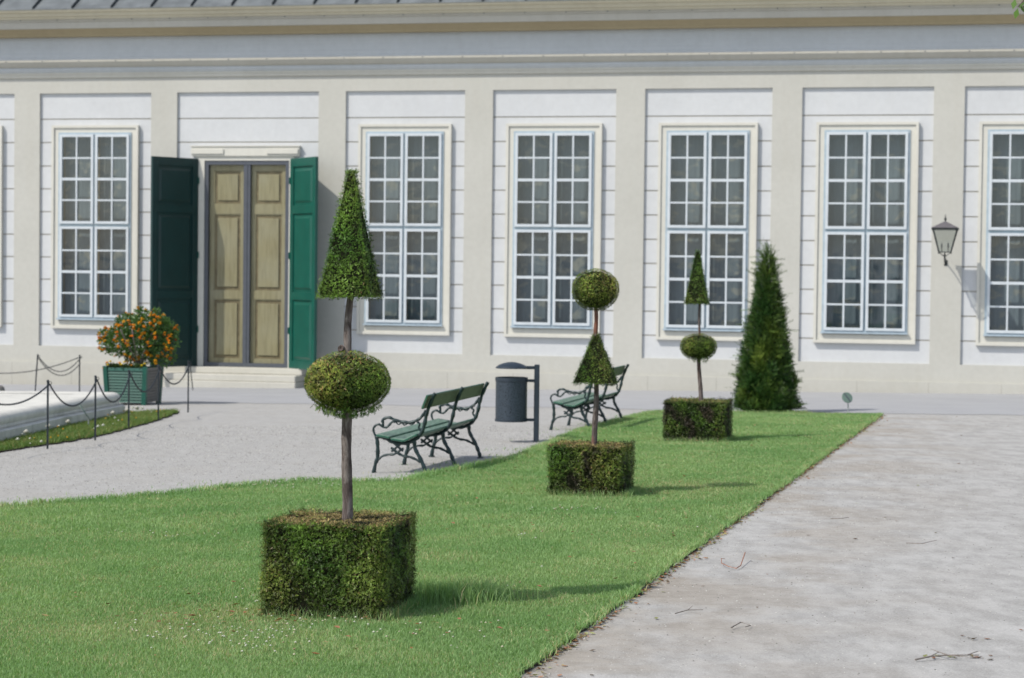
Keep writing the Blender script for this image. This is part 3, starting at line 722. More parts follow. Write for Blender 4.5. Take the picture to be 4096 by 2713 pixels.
# free-growing conical yew
t4 = empty('conical_yew', place(4.12, 35.0), -ROW, 'loose cone-shaped yew tree at the far end of the lawn', 'tree')
n = 15000; zt = rng.uniform(size=n); H4 = 2.62
z = H4*(1-np.sqrt(rng.uniform(size=n)*.97+.0009)); rad = .445*(1-z/H4)**.90+.012; rad *= 1-.04*np.exp(-z*7)
a = rng.uniform(0, 2*PI, n); lump = 1+.11*np.sin(a*5+z*4)+.09*np.sin(a*9-z*9)+.05*np.sin(a*3+z*17); rin = np.where(rng.uniform(size=n) < .75, 1, rng.uniform(.75, 1, n))
P = np.column_stack([rad*lump*rin*np.cos(a), rad*lump*rin*np.sin(a), z+.02]); Q = nrm(np.column_stack([np.cos(a), np.sin(a), np.full(n, .35)]))
t = np.clip(.22+.5*snoise(P, 5, 3)+.4*(rng.uniform(size=n)-.5), 0, 1)[:, None]
c = (np.array([.032, .085, .018])*(1-t)+np.array([.16, .22, .035])*t)*(.6+.7*rng.uniform(size=n))[:, None]
v, f, cc = sprigs(P, Q, .07+.09*rng.uniform(size=n)**2, c, 5, .75, .8, .30, .10)
k = 620; z = H4*rng.uniform(0, 1, k)**1.05; rad = .44*(1-z/H4)**.90+.012; a = rng.uniform(0, 2*PI, k)
Pw = np.column_stack([rad*np.cos(a), rad*np.sin(a), z]); Qw = nrm(np.column_stack([np.cos(a), np.sin(a), np.full(k, .5)]))
v2, f2, c2 = sprigs(Pw, Qw, .13+.19*rng.uniform(size=k)**1.5, np.tile([.075, .125, .028], (k, 1))*(.6+.8*rng.uniform(size=(k, 1))), 8, 1.3, .5, .20, .05)
v3, f3, c3 = sprigs(np.column_stack([rng.normal(0, .03, 40), rng.normal(0, .03, 40), rng.uniform(2.35, 2.68, 40)]), np.tile([0, 0, 1.], (40, 1)), np.full(40, .15), np.tile([.06, .12, .03], (40, 1)), 8, 1.2, .6, .22, .06)
fol = fast_mesh('crown', np.concatenate([v, v2, v3]), np.concatenate([f, f2+len(v), f3+len(v)+len(v2)]), np.concatenate([cc, c2, c3]), M['needles'], t4)
MB().lathe([(.001, .02)]+[(.36*(1-k/10)**.92+.012, .03+k*.24) for k in range(11)]+[(.001, 2.5)], 18).build('gap_shade_core', M['core'], fol)  # near-black core standing in for the shade inside the crown
MB().tube([(0, 0, -.05), (0, 0, .5)], [.06, .05], 10).build('trunk', M['bark'], t4)

# ================================================================= BENCHES
def smooth_path(pts, k=4):
    out = []; n = len(pts)
    for i in range(n-1):
        p0, p1, p2, p3 = (Vector(pts[max(i-1, 0)]), Vector(pts[i]), Vector(pts[i+1]), Vector(pts[min(i+2, n-1)]))
        for j in range(k):
            t = j/k; out.append(.5*((2*p1)+(-p0+p2)*t+(2*p0-5*p1+4*p2-p3)*t*t+(-p0+3*p1-3*p2+p3)*t**3))
    out.append(Vector(pts[-1])); return out
def bp(x, y): return ((x-135)*.00072, (1450-y)*.000742)
FR = [([(135, 1450), (165, 1300), (192, 1220), (197, 1100), (190, 1000), (176, 925)], .017),
      ([(178, 935), (140, 870), (130, 810), (165, 765), (212, 752), (258, 778), (310, 792), (352, 768), (395, 722), (435, 702), (452, 722)], .010),
      ([(262, 778), (272, 730), (263, 692), (318, 658), (382, 656), (450, 686), (560, 706), (662, 712), (742, 692), (812, 655), (862, 600), (898, 540)], .0125),
      ([(460, 712), (500, 745), (545, 722), (590, 752), (640, 725), (690, 742), (740, 712)], .006),
      ([(770, 700), (812, 728), (797, 780), (822, 820), (838, 860)], .009),
      ([(176, 925), (250, 924), (330, 948), (400, 985), (490, 1006), (600, 1000), (685, 980), (755, 942), (812, 890), (858, 810), (890, 700), (908, 600), (950, 480), (1000, 370), (1036, 300)], .0165),
      ([(735, 965), (745, 1060), (790, 1150), (842, 1235), (880, 1320), (912, 1400), (926, 1452)], .0175),
      ([(196, 1245), (270, 1190), (350, 1167), (430, 1162), (490, 1128), (575, 1072)], .010),
      ([(835, 1258), (760, 1222), (680, 1192), (590, 1182), (510, 1150), (450, 1108), (395, 1070)], .0115),
      ([(400, 1122), (470, 1066), (545, 1000)], .010), ([(425, 995), (490, 1050), (572, 1112)], .010)]
def bench(loc, rz, label):
    root = empty('park_bench', loc, rz, label, 'bench', 'green park benches along the lawn')
    for yy in (-1.19, 0, 1.19):
        mb = MB()
        for pts, r in FR:
            if yy == 0 and r in (.010, .0125, .006, .009) and pts[0][1] < 1000 and pts[0][0] != 425: continue   # the middle frame has no armrest
            sp = smooth_path([(bp(*p)[0], 0, bp(*p)[1]) for p in pts], 4)
            rng_ = random.Random(len(pts)); rad = [r*1.22*(1+.13*math.sin(i*1.3)+rng_.uniform(-.05, .05)) for i in range(len(sp))]
            if pts[-1][1] == 300: rad[-1] = r*1.25; rad[-2] = r*1.15
            mb.tube(sp, rad, 8)
        for (fx, fz) in ((135, 1450), (926, 1452)):
            x, z = bp(fx, fz); mb.lathe([(.001, .006), (.034, .005), (.038, .0), (.036, -.01)], 12, (x, 0, z))
        mb.build('frame', M['bench_iron'], root, True, loc=(0, yy, 0))
    def plank(p0, p1, th, name, mat):
        a = Vector((bp(*p0)[0], 0, bp(*p0)[1])); b = Vector((bp(*p1)[0], 0, bp(*p1)[1])); L = (b-a).length; ang = -math.atan2((b-a).z, (b-a).x)
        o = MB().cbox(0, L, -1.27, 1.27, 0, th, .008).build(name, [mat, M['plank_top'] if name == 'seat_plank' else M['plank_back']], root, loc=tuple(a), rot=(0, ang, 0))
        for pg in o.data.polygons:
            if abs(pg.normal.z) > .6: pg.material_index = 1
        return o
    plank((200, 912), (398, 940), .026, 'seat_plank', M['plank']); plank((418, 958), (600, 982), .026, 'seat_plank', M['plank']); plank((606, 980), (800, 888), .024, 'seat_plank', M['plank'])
    b = plank((886, 520), (962, 330), .024, 'back_plank', M['plank'])
    return root
b1 = bench(place(-1.155, 23.37), -ROW, 'nearer green slatted bench with branch-shaped iron frames beside the front yew')
b2 = copy_tree(b1); b2.location = place(.83, 31.2); b2.rotation_euler = (0, 0, -R(13.5)); b2['label'] = 'farther green slatted bench partly hidden behind the middle clipped yew'

# ================================================================= LITTER BIN
bn = empty('litter_bin', place(.32, 27.28), R(-3), 'dark grey cylindrical bin with domed lid hung on a square post', 'litter bin')
MB().cbox(-.033, .033, -.033, .033, -.1, .985, .006).build('post', M['bin'], bn)
ARM = MB(); ARM.cbox(-.20, -.0335, -.02, .02, .925, .965, .004)
ARM.build('lid_arm', M['bin'], bn)
lid = MB().lathe([(.001, .062), (.05, .058), (.11, .044), (.16, .025), (.195, .0), (.205, -.012), (.200, -.020), (.18, -.018), (.001, -.01)], 36, (-.32, 0, .952)).build('lid', M['bin'], bn, True)
def bin_mat():
    m, nt, out = new_mat('perforated_steel'); v = objco(nt)
    vo = N(nt, 'ShaderNodeTexVoronoi'); vo.inputs['Scale'].default_value = 60; nt.links.new(v, vo.inputs['Vector'])
    c = ramp(nt, vo.outputs['Distance'], [(.25, (.010, .014, .02)), (.42, (.040, .056, .076))]); pbsdf(nt, out, c, .4, .3); return m
M['perf'] = bin_mat()
body = MB().lathe([(.001, .262), (.198, .262), (.201, .27), (.2, .285), (.2, .77), (.2, .80), (.203, .815), (.19, .815), (.188, .30), (.001, .29)], 36, (-.32, 0, 0)).build('basket', M['perf'], bn, True)
MB().lathe([(.2015, .77), (.207, .772), (.207, .818), (.2015, .82)], 36, (-.32, 0, 0)).build('rim', M['bin'], body, True)
MB().lathe([(.2015, .262), (.207, .264), (.207, .292), (.2015, .294)], 36, (-.32, 0, 0)).build('rim', M['bin'], body, True)
for z in (.78, .285): MB().cbox(-.125, -.0335, -.018, .018, z-.018, z+.018, .004).build('bracket', M['bin'], bn)

# ================================================================= PLANTER WITH LANTANA
pl = empty('planter_box', place(-6.64, 37.95), -ROW, 'dark green square wooden planter box on corner legs', 'planter')
hb, ht, hh_ = .372, .408, .66
def lerp_h(z): return hb+(ht-hb)*(z/hh_)
for sx in (-1, 1):
    for sy in (-1, 1):
        mb = MB(); z0, z1 = 0, hh_+.02; a, b = lerp_h(z0), lerp_h(z1); q = .075
        def ring(h, z): return [(sx*h, sy*h, z), (sx*(h-q), sy*h, z), (sx*(h-q), sy*(h-q), z), (sx*h, sy*(h-q), z)]
        mb.add(ring(a, z0)+ring(b, z1), [(0, 1, 2, 3), (4, 5, 6, 7), (0, 1, 5, 4), (1, 2, 6, 5), (2, 3, 7, 6), (3, 0, 4, 7)]); mb.build('leg', M['planter'], pl)
for side in range(4):
    grey = side in (1,); mb = MB(); rows = [(.05+i*.05, .05+i*.05+.040) for i in range(11)]+[(.60, .655)]
    for i, (z0, z1) in enumerate(rows):
        a, b = lerp_h(z0)-.012, lerp_h(z1)-.012; e0, e1 = lerp_h(z0)-.077, lerp_h(z1)-.077
        t = -.016 if not grey else -.004
        mb.add([(-e0, -a, z0), (e0, -a, z0), (e1, -b+t*(-1 if not grey else 0), z1), (-e1, -b+t*(-1 if not grey else 0), z1), (-e0, -a+.03, z0), (e0, -a+.03, z0), (e1, -b+.03, z1), (-e1, -b+.03, z1)],
               [(0, 1, 2, 3), (4, 7, 6, 5), (0, 4, 5, 1), (3, 2, 6, 7), (0, 3, 7, 4), (1, 5, 6, 2)])
    e = lerp_h(.33)-.079; mb.box(-e, e, -lerp_h(.3)+.045, -lerp_h(.3)+.06, .06, .64)
    mb.build('side_panel', M['planter_grey'] if grey else M['planter'], pl, rot=(0, 0, side*PI/2))
MB().box(-.36, .36, -.36, .36, .56, .60).build('soil', M['soil'], pl)
# lantana bush: grows in the planter
lt = empty('lantana_bush', place(-6.55, 37.95, .60), -ROW, 'round lantana bush full of orange flowers growing in the green planter', 'bush')
mb = MB(); random.seed(5)
for k in range(9):
    a = k*2.4; mb.tube(smooth_path([(random.uniform(-.05, .05), random.uniform(-.05, .05), 0), (.10*math.cos(a), .10*math.sin(a), .22), (.28*math.cos(a), .28*math.sin(a), .5), (.42*math.cos(a), .4*math.sin(a), .72)], 3), .014, 6)
mb.build('stem', M['dark_twig'], lt)
lobes = [(-.05, 0, .55, .36), (.30, .0, .58, .31), (-.36, 0, .50, .27), (.14, -.1, .80, .24), (-.26, .1, .76, .22), (.52, 0, .70, .21), (-.62, 0, .60, .13), (.66, -.1, .50, .13), (.32, 0, .96, .11), (-.02, .2, .3, .3), (.38, .1, .28, .24), (-.58, 0, .44, .16), (.46, -.1, .82, .15), (.05, .0, .98, .12), (-.22, 0, .88, .10)]
wts = np.array([l[3]**2 for l in lobes]); idx = rng.choice(len(lobes), 9500, p=wts/wts.sum()); Lb = np.array(lobes)[idx]
Q = nrm(rng.normal(size=(9500, 3))); P = Lb[:, :3]+Q*Lb[:, 3:4]*(rng.uniform(.55, 1.08, 9500)[:, None]); keep = snoise(P, 7, 2) > -.75; P, Q = P[keep], Q[keep]; n = len(P)
keepz = P[:, 2] > .06; P, Q = P[keepz], Q[keepz]; n = len(P)
def leafy(P, Q, L, cols, up=.2):
    n = len(P); D = nrm(Q*.8+rng.normal(size=(n, 3))*.7+np.array([0, 0, up])); S = nrm(np.cross(D, rng.normal(size=(n, 3)))); L = L[:, None]
    v = np.stack([P, P+D*L*.5-S*L*.27, P+D*L*.5+S*L*.27, P+D*L], 1).reshape(-1, 3); f = (np.arange(n)[:, None, None]*4+np.array([[0, 1, 2], [1, 3, 2]])[None]).reshape(-1, 3)
    return v, f, np.repeat(cols, 4, 0)
cols = (np.array([.045, .105, .028])+rng.uniform(size=(n, 1))*np.array([.07, .11, .03]))
v, f, c = leafy(P, Q, .035+.035*rng.uniform(size=n), cols)
fast_mesh('foliage', v, f, c, M['leaf'], lt)
idx = rng.choice(len(lobes), 300, p=wts/wts.sum()); Lb = np.array(lobes)[idx]; Q = nrm(rng.normal(size=(300, 3))-np.array([.25, .45, 0])); P = Lb[:, :3]+Q*Lb[:, 3:4]*1.04; P = P[P[:, 2] > .12]
inside = np.array([any(np.linalg.norm(p-np.array(l[:3])) < l[3]*.86 for l in lobes) for p in P]); P = P[~inside][:200]
VV = []; FF = []; CC = []; o_ = 0
for p in P:
    k = 7; qq = nrm(rng.normal(size=(k, 3)))*.024+p; base = np.array([[.92, .33, .02], [.95, .46, .03], [.90, .24, .02]])[rng.integers(0, 3)]
    v, f, c = puffs([tuple(x) for x in qq], [.018]*k, [tuple(base*rng.uniform(.8, 1.15))]*k, .8, 6)
    VV.append(v); FF.append(f+o_); CC.append(c); o_ += len(v)
fl = fast_mesh('flowers', np.concatenate(VV), np.concatenate(FF), np.clip(np.concatenate(CC), 0, 1), M['petal'], lt); fl['kind'] = 'stuff'
# small underplanting along the rim
up_ = empty('marigolds', place(-6.64, 37.95, .60), -ROW, 'low yellow and orange flowers along the front rim of the planter', 'flowers')
P = np.column_stack([rng.uniform(-.36, .36, 900), rng.uniform(-.38, -.2, 900), rng.uniform(0, .10, 900)]); Q = np.tile([0, -.3, .9], (900, 1))
v, f, c = leafy(P, Q, .03+.03*rng.uniform(size=900), np.tile([.04, .075, .02], (900, 1))*(.5+rng.uniform(size=(900, 1)))); fast_mesh('foliage', v, f, c, M['leaf'], up_)
pp = [(-.36, -.33, .14), (-.33, -.36, .10), (-.30, -.33, .16), (-.12, -.34, .14), (-.08, -.36, .11), (-.05, -.30, .15), (.10, -.34, .10), (.30, -.36, .10), (.34, -.33, .13), (-.40, -.38, .04)]
for i_, p_3 in enumerate(pp):
    v, f, c = puffs([p_3], [.034], [(.85, .60, .03) if i_ % 3 else (.85, .33, .03)], .6, 8); fast_mesh('flower', v, f, c, M['petal'], up_)

# ================================================================= CHAIN POSTS
def post(x, y, label, h=.82, lean=(0, 0), r=.0125):
    t = empty('chain_post', place(x, y), 0, label, 'post', 'thin dark posts of the chain fence')
    tx, ty = lean
    MB().tube([(0, 0, -.1), (tx*.5, ty*.5, h*.5), (tx, ty, h)], r, 10).build('shaft', M['iron'], t, True)
    MB().lathe([(.001, .012), (r*1.2, .008), (r*1.35, -.004), (r*1.1, -.02)], 10, (tx, ty, h)).build('cap', M['iron'], t, True)
    ring_ = MB(); pts = [(tx+r+.016+.016*math.cos(a), ty, h-.03+.02*math.sin(a)) for a in np.linspace(0, 2*PI, 13)]
    ring_.tube(pts, .004, 6).build('ring', M['iron'], t, True)
    return Vector((x+tx+.02, y+ty, gz(x, y)+h-.04))
def chain(a, b, sag, label, link=.030, name='chain'):
    a, b = Vector(a), Vector(b); n0 = 60; pts = []
    for i in range(n0+1):
        t = i/n0; p = a.lerp(b, t); p.z -= sag*4*t*(1-t); pts.append(p)
    L = [0]
    for i in range(n0): L.append(L[-1]+(pts[i+1]-pts[i]).length)
    cnt = int(L[-1]/link); mb = MB()
    def at(s):
        for i in range(n0):
            if L[i+1] >= s: k = (s-L[i])/max(1e-9, L[i+1]-L[i]); return pts[i].lerp(pts[i+1], k)
        return pts[-1]
    for k in range(cnt):
        s = (k+.5)*L[-1]/cnt; p = at(s); t = (at(min(L[-1], s+.01))-at(max(0, s-.01))).normalized(); side = t.cross(Vector((0, 0, 1))).normalized(); upv = side.cross(t)
        wv = (side if k % 2 else upv)
        ring = [p+t*(link*.78*math.cos(q))+wv*(link*.36*math.sin(q)) for q in np.linspace(0, 2*PI, 9)[:-1]]
        V = []; nn = t.cross(wv); m = 4
        for i, c in enumerate(ring):
            rd_ = (c-p).normalized()
            for j in range(m): V.append(c+(rd_*math.cos(j*PI/2)+nn*math.sin(j*PI/2))*.0042-a)
        mb.add(V, [(i*m+j, i*m+(j+1) % m, ((i+1) % 8)*m+(j+1) % m, ((i+1) % 8)*m+j) for i in range(8) for j in range(m)])
    o = mb.build(name, M['iron'], loc=tuple(a)); return tag(o, label, 'chain', 'chains slung between the thin posts')
p1 = post(-5.564, 25.93, 'nearest thin dark post of the chain fence, leftmost in front of the basin')
p2 = post(-5.32, 27.63, 'second thin post of the front row, beside the tilted plant label')
p3 = post(-5.33, 30.1, 'thin post standing in front of the left part of the planter')
p4 = post(-5.293, 32.4, 'thin post standing in front of the right edge of the planter', .83)
p5 = post(-5.228, 34.95, 'last thin post of the front row, right of the planter', .83)
p0 = Vector((-6.0, 23.9, gz(-6, 23.9)+.78))
q2 = post(-7.93, 39.66, 'upright thin post behind the basin, just left of the planter')
q1 = post(-8.75, 39.64, 'leaning thin post behind the basin, the leftmost post of the back row', .83, (.055, 0))
q0 = Vector((-10.9, 40.2, gz(-10.9, 40.2)+.78))
chain(p0, p1, .20, 'chain running out of the left side to the nearest front post')
chain(p1, p2, .30, 'chain sagging between the two nearest front posts')
chain(p2, p3, .34, 'chain sagging across the left part of the planter front')
chain(p3, p4, .30, 'chain sagging across the right part of the planter front')
chain(p4, p5, .28, 'chain sagging right of the planter in front of the stone steps')
chain(q1, q2, .26, 'upper of the two chains sagging between the posts behind the basin')
chain(q1+Vector((0, -.02, -.02)), q2+Vector((0, -.02, -.1)), .27, 'lower of the two chains sagging between the posts behind the basin')
chain(q0, q2+Vector((-.04, .05, .0)), .30, 'long chain behind the leaning post running out of the left side')
chain(p5+Vector((.01, -.01, -.02)), p5+Vector((.05, .02, -.42)), 0.0, 'loose chain end hanging down the last front post')

# ================================================================= STONE BASIN
bs = empty('stone_basin', (0, 0, 0), 0, 'low pale stone basin with rounded rim at the left edge', 'basin')
line = [(-6.42, 22.0), (-6.32, 25.0), (-6.27, 27.5), (-6.22, 30.0), (-6.12, 32.0), (-6.03, 33.75), (-6.08, 33.95), (-7.5, 34.35), (-9.5, 34.7), (-14, 35.3)]
def kerb(prof, name, pathpts, mat, smooth=True):
    """prof: (inward, z) ; sweep along path, inward = left of travel"""
    mb = MB(); V = []; n = len(prof); P = [Vector(p) for p in pathpts]
    for i, p in enumerate(P):
        t1_ = (P[i]-P[i-1]).normalized() if i else (P[1]-P[0]).normalized(); t2_ = (P[i+1]-P[i]).normalized() if i < len(P)-1 else t1_
        m1 = Vector((-t1_.y, t1_.x)); m2 = Vector((-t2_.y, t2_.x)); mm = (m1+m2).normalized(); k = 1/max(.5, mm.dot(m1))
        for (d, z) in prof: q = p+mm*d*k; V.append((q.x, q.y, gz(q.x, q.y)+z))
    F = [(i*n+j, i*n+j+1, (i+1)*n+j+1, (i+1)*n+j) for i in range(len(P)-1) for j in range(n-1)]
    return mb.add(V, F).build(name, mat, bs, smooth)
fine_line = []
for i in range(len(line)-1):
    a, b = Vector(line[i]), Vector(line[i+1]); k = max(1, int((b-a).length/.5)) if i not in (5,) else 1
    for j in range(k): fine_line.append(a.lerp(b, j/k)+Vector((random.gauss(0, .004), random.gauss(0, .004))))
fine_line.append(Vector(line[-1]))
kerb([(0, -.05), (0, .165), (.03, .18), (.20, .185)], 'base_course', fine_line, M['basin'], False)
bull = [(.105, .17), (.085, .20)]+[(.20-.13*math.sin(a), .285-.09*math.cos(a)) for a in np.linspace(.9, PI-.05, 9)]+[(.30, .372), (.72, .362)]
kerb(bull, 'rounded_coping', fine_line, M['basin'])
# floor terrace behind the corner and sunk water
def bpoly(pts, z0, z1, name, mat):
    n = len(pts); mb = MB(); V = [(x, y, gz(x, y)+z1) for x, y in pts]+[(x, y, gz(x, y)+z0) for x, y in pts]
    return mb.add(V, [tuple(range(n))]+[(i, (i+1) % n, n+(i+1) % n, n+i) for i in range(n)]).build(name, mat, bs)
bpoly([(-6.75, 29.9), (-6.68, 31.5), (-6.62, 33.4), (-9.5, 34.0), (-14, 34.6), (-14, 29.9)], .1, .358, 'terrace', M['basin'])
bpoly([(-6.98, 22.0), (-6.9, 25.0), (-6.8, 29.895), (-14, 29.895), (-14, 22)], -.05, .27, 'water', M['water'])
mb = MB(); rs = [(-6.22-.004, 30.0), ]
MB().lathe([(.001, .14), (.06, .135), (.10, .10), (.12, .03), (.12, -.08)], 16).build('stone_bollard', M['planter_grey'], loc=place(-9.87, 41.6, .06))
tag(bpy.data.objects['stone_bollard'], 'low dark rounded stone at the far left edge behind the basin', 'bollard')

# ================================================================= PLANT LABELS
s1 = empty('plant_label', place(5.42, 34.75), 0, 'round green plate on a short stake at the far corner of the lawn', 'plant label', 'round plant labels on stakes')
MB().tube([(0, 0, -.05), (0, 0, .24)], .010, 8).build('stake', M['steel'], s1)
d_ = MB().lathe([(.001, .006), (.090, .006), (.094, .003), (.094, -.003), (.090, -.006), (.001, -.006)], 32).build('plate', M['plate'], s1, loc=(-.02, -.012, .262), rot=(R(62), R(-8), R(22)))
MB().box(-.008, .008, -.085, .085, .007, .012).build('back_strap', M['door_grey'], d_, rot=(0, 0, R(18)))
s2 = empty('plant_label', place(-5.9, 30.15), 0, 'round plate seen edge-on above a stake in the grass beside the basin', 'plant label', 'round plant labels on stakes')
MB().tube([(0, 0, -.05), (0, 0, .17)], .010, 8).build('stake', M['steel'], s2)
MB().lathe([(.001, .005), (.12, .005), (.124, 0), (.12, -.005), (.001, -.005)], 28).build('plate', M['plate'], s2, loc=(-.06, 0, .25), rot=(0, R(57), R(11)))

# ================================================================= THE BUILDING
bd = empty('orangery_building', BO, -PHI, 'long pale single-storey orangery with tall grid windows, sand pilasters and green door shutters', 'building')
PT, PB, PW, GAP = 5.47, -.06, 2.612, .603
U0, U1 = -18.2, 15.9
bays = [('w', -17.13), ('w', -13.915), ('w', -10.70), ('d', -7.49), ('w', -3.68), ('w', -.467), ('w', 2.746), ('w', 5.959), ('w', 9.172), ('w', 12.385)]
wall = MB(); edges = []
for k, u in bays: edges.append((u, u+(3.21 if k == 'd' else PW)))
x = U0
for (a, b) in edges: wall.box(x, a, 0, .4, PB, PT); x = b
wall.box(x, U1, 0, .4, PB, PT)
wall.box(U0, U1, 0, .4, PT, 5.84)
wall.box(U0, -7.07, 0, .4, -.42, PB); wall.box(-4.80, U1, 0, .4, -.42, PB)
for (a, b) in ((U0, -7.16), (-4.45, U1)): wall.box(a, b, -.045, .4, -1.5, -.42)
wall.box(U0, U0+.3, .4, 12, -1.5, 5.84); wall.box(U1-.3, U1, .4, 12, -1.5, 5.84); wall.box(U0, U1, 12, 12.3, -1.5, 5.84)
wall.build('wall', M['sand'], bd)
# small offset lines in the plinth blocks
pj = MB()
for u in np.arange(-17, 15, 1.42):
    if -7.3 < u < -4.3: continue
    pj.box(u, u+.010, -.0465, -.04, -1.3, -.43)
pj.build('plinth_joint', M['groove'], bd)['kind'] = 'stuff'
back = MB().box(U0+.3, U1-.3, 3.2, 3.25, -1, 5.8); back.build('inner_wall', M['interior'], bd)
GR = [4.91, 4.40, 3.885, 3.385, 2.885, 2.385, 1.89, 1.40, .905, .41]
cuts = [PT]+GR+[PB]
for k, u in bays:
    wd_ = 3.21 if k == 'd' else PW; a, b = u, u+wd_
    if k == 'w': h0, h1, hz0, hz1 = u+.41, u+2.20, .50, 4.66
    else: h0, h1, hz0, hz1 = -7.05, -4.82, -1, 4.10
    mb = MB(); bk = MB(); g_ = .014
    for i in range(len(cuts)-1):
        z1 = cuts[i]-(g_ if i else 0); z0 = cuts[i+1]+(g_ if i < len(cuts)-2 else 0)
        segs = []
        if z0 >= hz1 or z1 <= hz0: segs.append((a, b, z0, z1))
        else:
            segs += [(a, h0, z0, z1), (h1, b, z0, z1)]
            if z1 > hz1: segs.append((h0, h1, hz1, z1))
            if z0 < hz0: segs.append((h0, h1, z0, hz0))
        for (p, q, r, s) in segs: mb.box(p, q, .054, .09, r, s)
    bk.box(a, h0, .066, .4, PB, PT); bk.box(h1, b, .066, .4, PB, PT); bk.box(h0, h1, .066, .4, hz1, PT)
    if k == 'w': bk.box(h0, h1, .066, .4, PB, hz0)
    mb.build('wall_panel', M['white'], bd); bk.build('panel_backing', M['groove'], bd)

# ---- window prototype (local: x right from left edge of surround, y into the wall)
def frame_boxes(mb, x0, x1, z0, z1, t, y0, y1):
    mb.box(x0, x0+t, y0, y1, z0, z1); mb.box(x1-t, x1, y0, y1, z0, z1); mb.box(x0+t, x1-t, y0, y1, z0, z0+t); mb.box(x0+t, x1-t, y0, y1, z1-t, z1)
def window():
    s = MB()                               # surround: flat band plus raised outer bead
    W0, W1, Z0, Z1 = .0, 2.03, .33, 4.77
    frame_boxes(s, W0, W1, Z0, Z1, .175, -.005, .12)
    frame_boxes(s, W0, W1, Z0, Z1, .055, -.035, -.005)
    o = s.build('window', M['trim'], bd)
    f = MB(); a, b, c, d = .175, 1.855, .555, 4.60    # fixed outer frame
    frame_boxes(f, a-.012, b+.012, c-.012, d+.012, .05, -.025, .12); f.box((a+b)/2-.03, (a+b)/2+.03, -.012, .06, c+.038, d-.038)
    ztr = 2.595; f.box(a+.038, (a+b)/2-.03, -.015, .06, ztr-.035, ztr+.035); f.box((a+b)/2+.03, b-.038, -.015, .06, ztr-.035, ztr+.035)
    f.box(a-.03, b+.03, -.075, -.0255, c-.035, c+.0)   # drip board
    f.build('window_frame', M['frame_side'], o)
    for (x0, x1) in ((a+.03, (a+b)/2-.022), ((a+b)/2+.022, b-.03)):
        for (z0, z1) in ((c+.03, ztr-.03), (ztr+.03, d-.03)):
            m = MB(); t = .055; frame_boxes(m, x0, x1, z0, z1, t, -.055, -.013 if True else 0)
            xm = (x0+x1)/2; m.box(xm-.017, xm+.017, -.050, -.018, z0+t, z1-t)
            hz = z0+t+(z1-z0-2*t)*.5
            for j in (1, 2, 3):
                zc = z0+t+(z1-z0-2*t)*j/4; hgt = .028 if j == 2 else .017
                m.box(x0+t, xm-.017, -.049, -.018, zc-hgt, zc+hgt); m.box(xm+.017, x1-t, -.049, -.018, zc-hgt, zc+hgt)
            m.build('sash', M['frame_paint'], o)
    MB().add([(a+.04, -.030, c+.04), (b-.04, -.030, c+.04), (b-.04, -.030, d-.04), (a+.04, -.030, d-.04)], [(0, 1, 2, 3)]).build('glass', M['glass'], o)
    iw = MB(); y0, y1 = .15, .19; frame_boxes(iw, a-.02, b+.02, c-.05, d+.05, .075, y0, y1); iw.box((a+b)/2-.035, (a+b)/2+.035, y0, y1, c, d); iw.box(a, b, y0+.004, y1-.004, ztr-.05, ztr+.05)
    iw.build('inner_frame', M['inner_wood'], o)
    cu = MB(); n = 70; V = []
    for i in range(n+1):
        xx = a-.02+(b-a+.04)*i/n; yy = .235+.004*math.sin(i*1.35)+.004*math.sin(i*.6)
        V += [(xx, yy, c-.1), (xx, yy, d+.1)]
    cu.add(V, [(2*i, 2*i+2, 2*i+3, 2*i+1) for i in range(n)]).build('curtain', M['curtain'], o, True)
    rv = MB(); rv.box(a-.09, a-.02, .06, .42, c-.1, d+.1); rv.box(b+.02, b+.09, .06, .42, c-.1, d+.1); rv.box(a-.02, b+.02, .06, .42, d+.02, d+.09); rv.box(a-.02, b+.02, .06, .42, c-.1, c-.02)
    rv.build('reveal', M['trim'], o)
    return o
w0 = None
for k, u in bays:
    if k != 'w': continue
    o = w0 = window() if w0 is None else None
    if w0 is not None: proto = w0
    break
proto = [o for o in bpy.data.objects if o.name == 'window'][0]
first = True
for k, u in bays:
    if k != 'w': continue
    o = proto if first else copy_tree(proto, bd); first = False
    o.location = (u+.297, .0, 0)

# ---- door
dr = MB(); a, b, c, d = -6.85, -4.93, -.43, 4.0
frame_boxes(dr, a, b, c, d, .085, .02, .16); dr.box((a+b)/2-.075, (a+b)/2+.075, .03, .10, c+.085, d-.085)
dr.box((a+b)/2-.012, (a+b)/2+.012, .018, .03, c+.085, d-.085)
door = dr.build('door', M['door_grey'], bd)
MB().add([(a+.08, .085, c+.08), (b-.08, .085, c+.08), (b-.08, .085, d-.08), (a+.08, .085, d-.08)], [(0, 1, 2, 3)]).build('glass', M['door_glass'], door)
for (x0, x1) in ((a+.06, (a+b)/2-.035), ((a+b)/2+.035, b-.06)):
    m = MB(); y = .11
    rails = [(c, c+.16), (1.03, 1.20), (2.86, 3.06), (d-.2, d)]
    m.box(x0, x0+.12, y, y+.04, c, d); m.box(x1-.12, x1, y, y+.04, c, d)
    for z0, z1 in rails: m.box(x0+.12, x1-.12, y, y+.04, z0, z1)
    for i in range(3):
        z0, z1 = rails[i][1], rails[i+1][0]; m.cur = 1; m.box(x0+.12, x1-.12, y+.03, y+.05, z0, z1); m.cur = 0
        m.cbox(x0+.20, x1-.20, y+.004, y+.029, z0+.09, z1-.09, .02)
        frame_boxes(m, x0+.12, x1-.12, z0, z1, .02, y+.01, y+.03)
    m.build('wooden_leaf', [M['olive_wood'], M['groove_shade']], door)
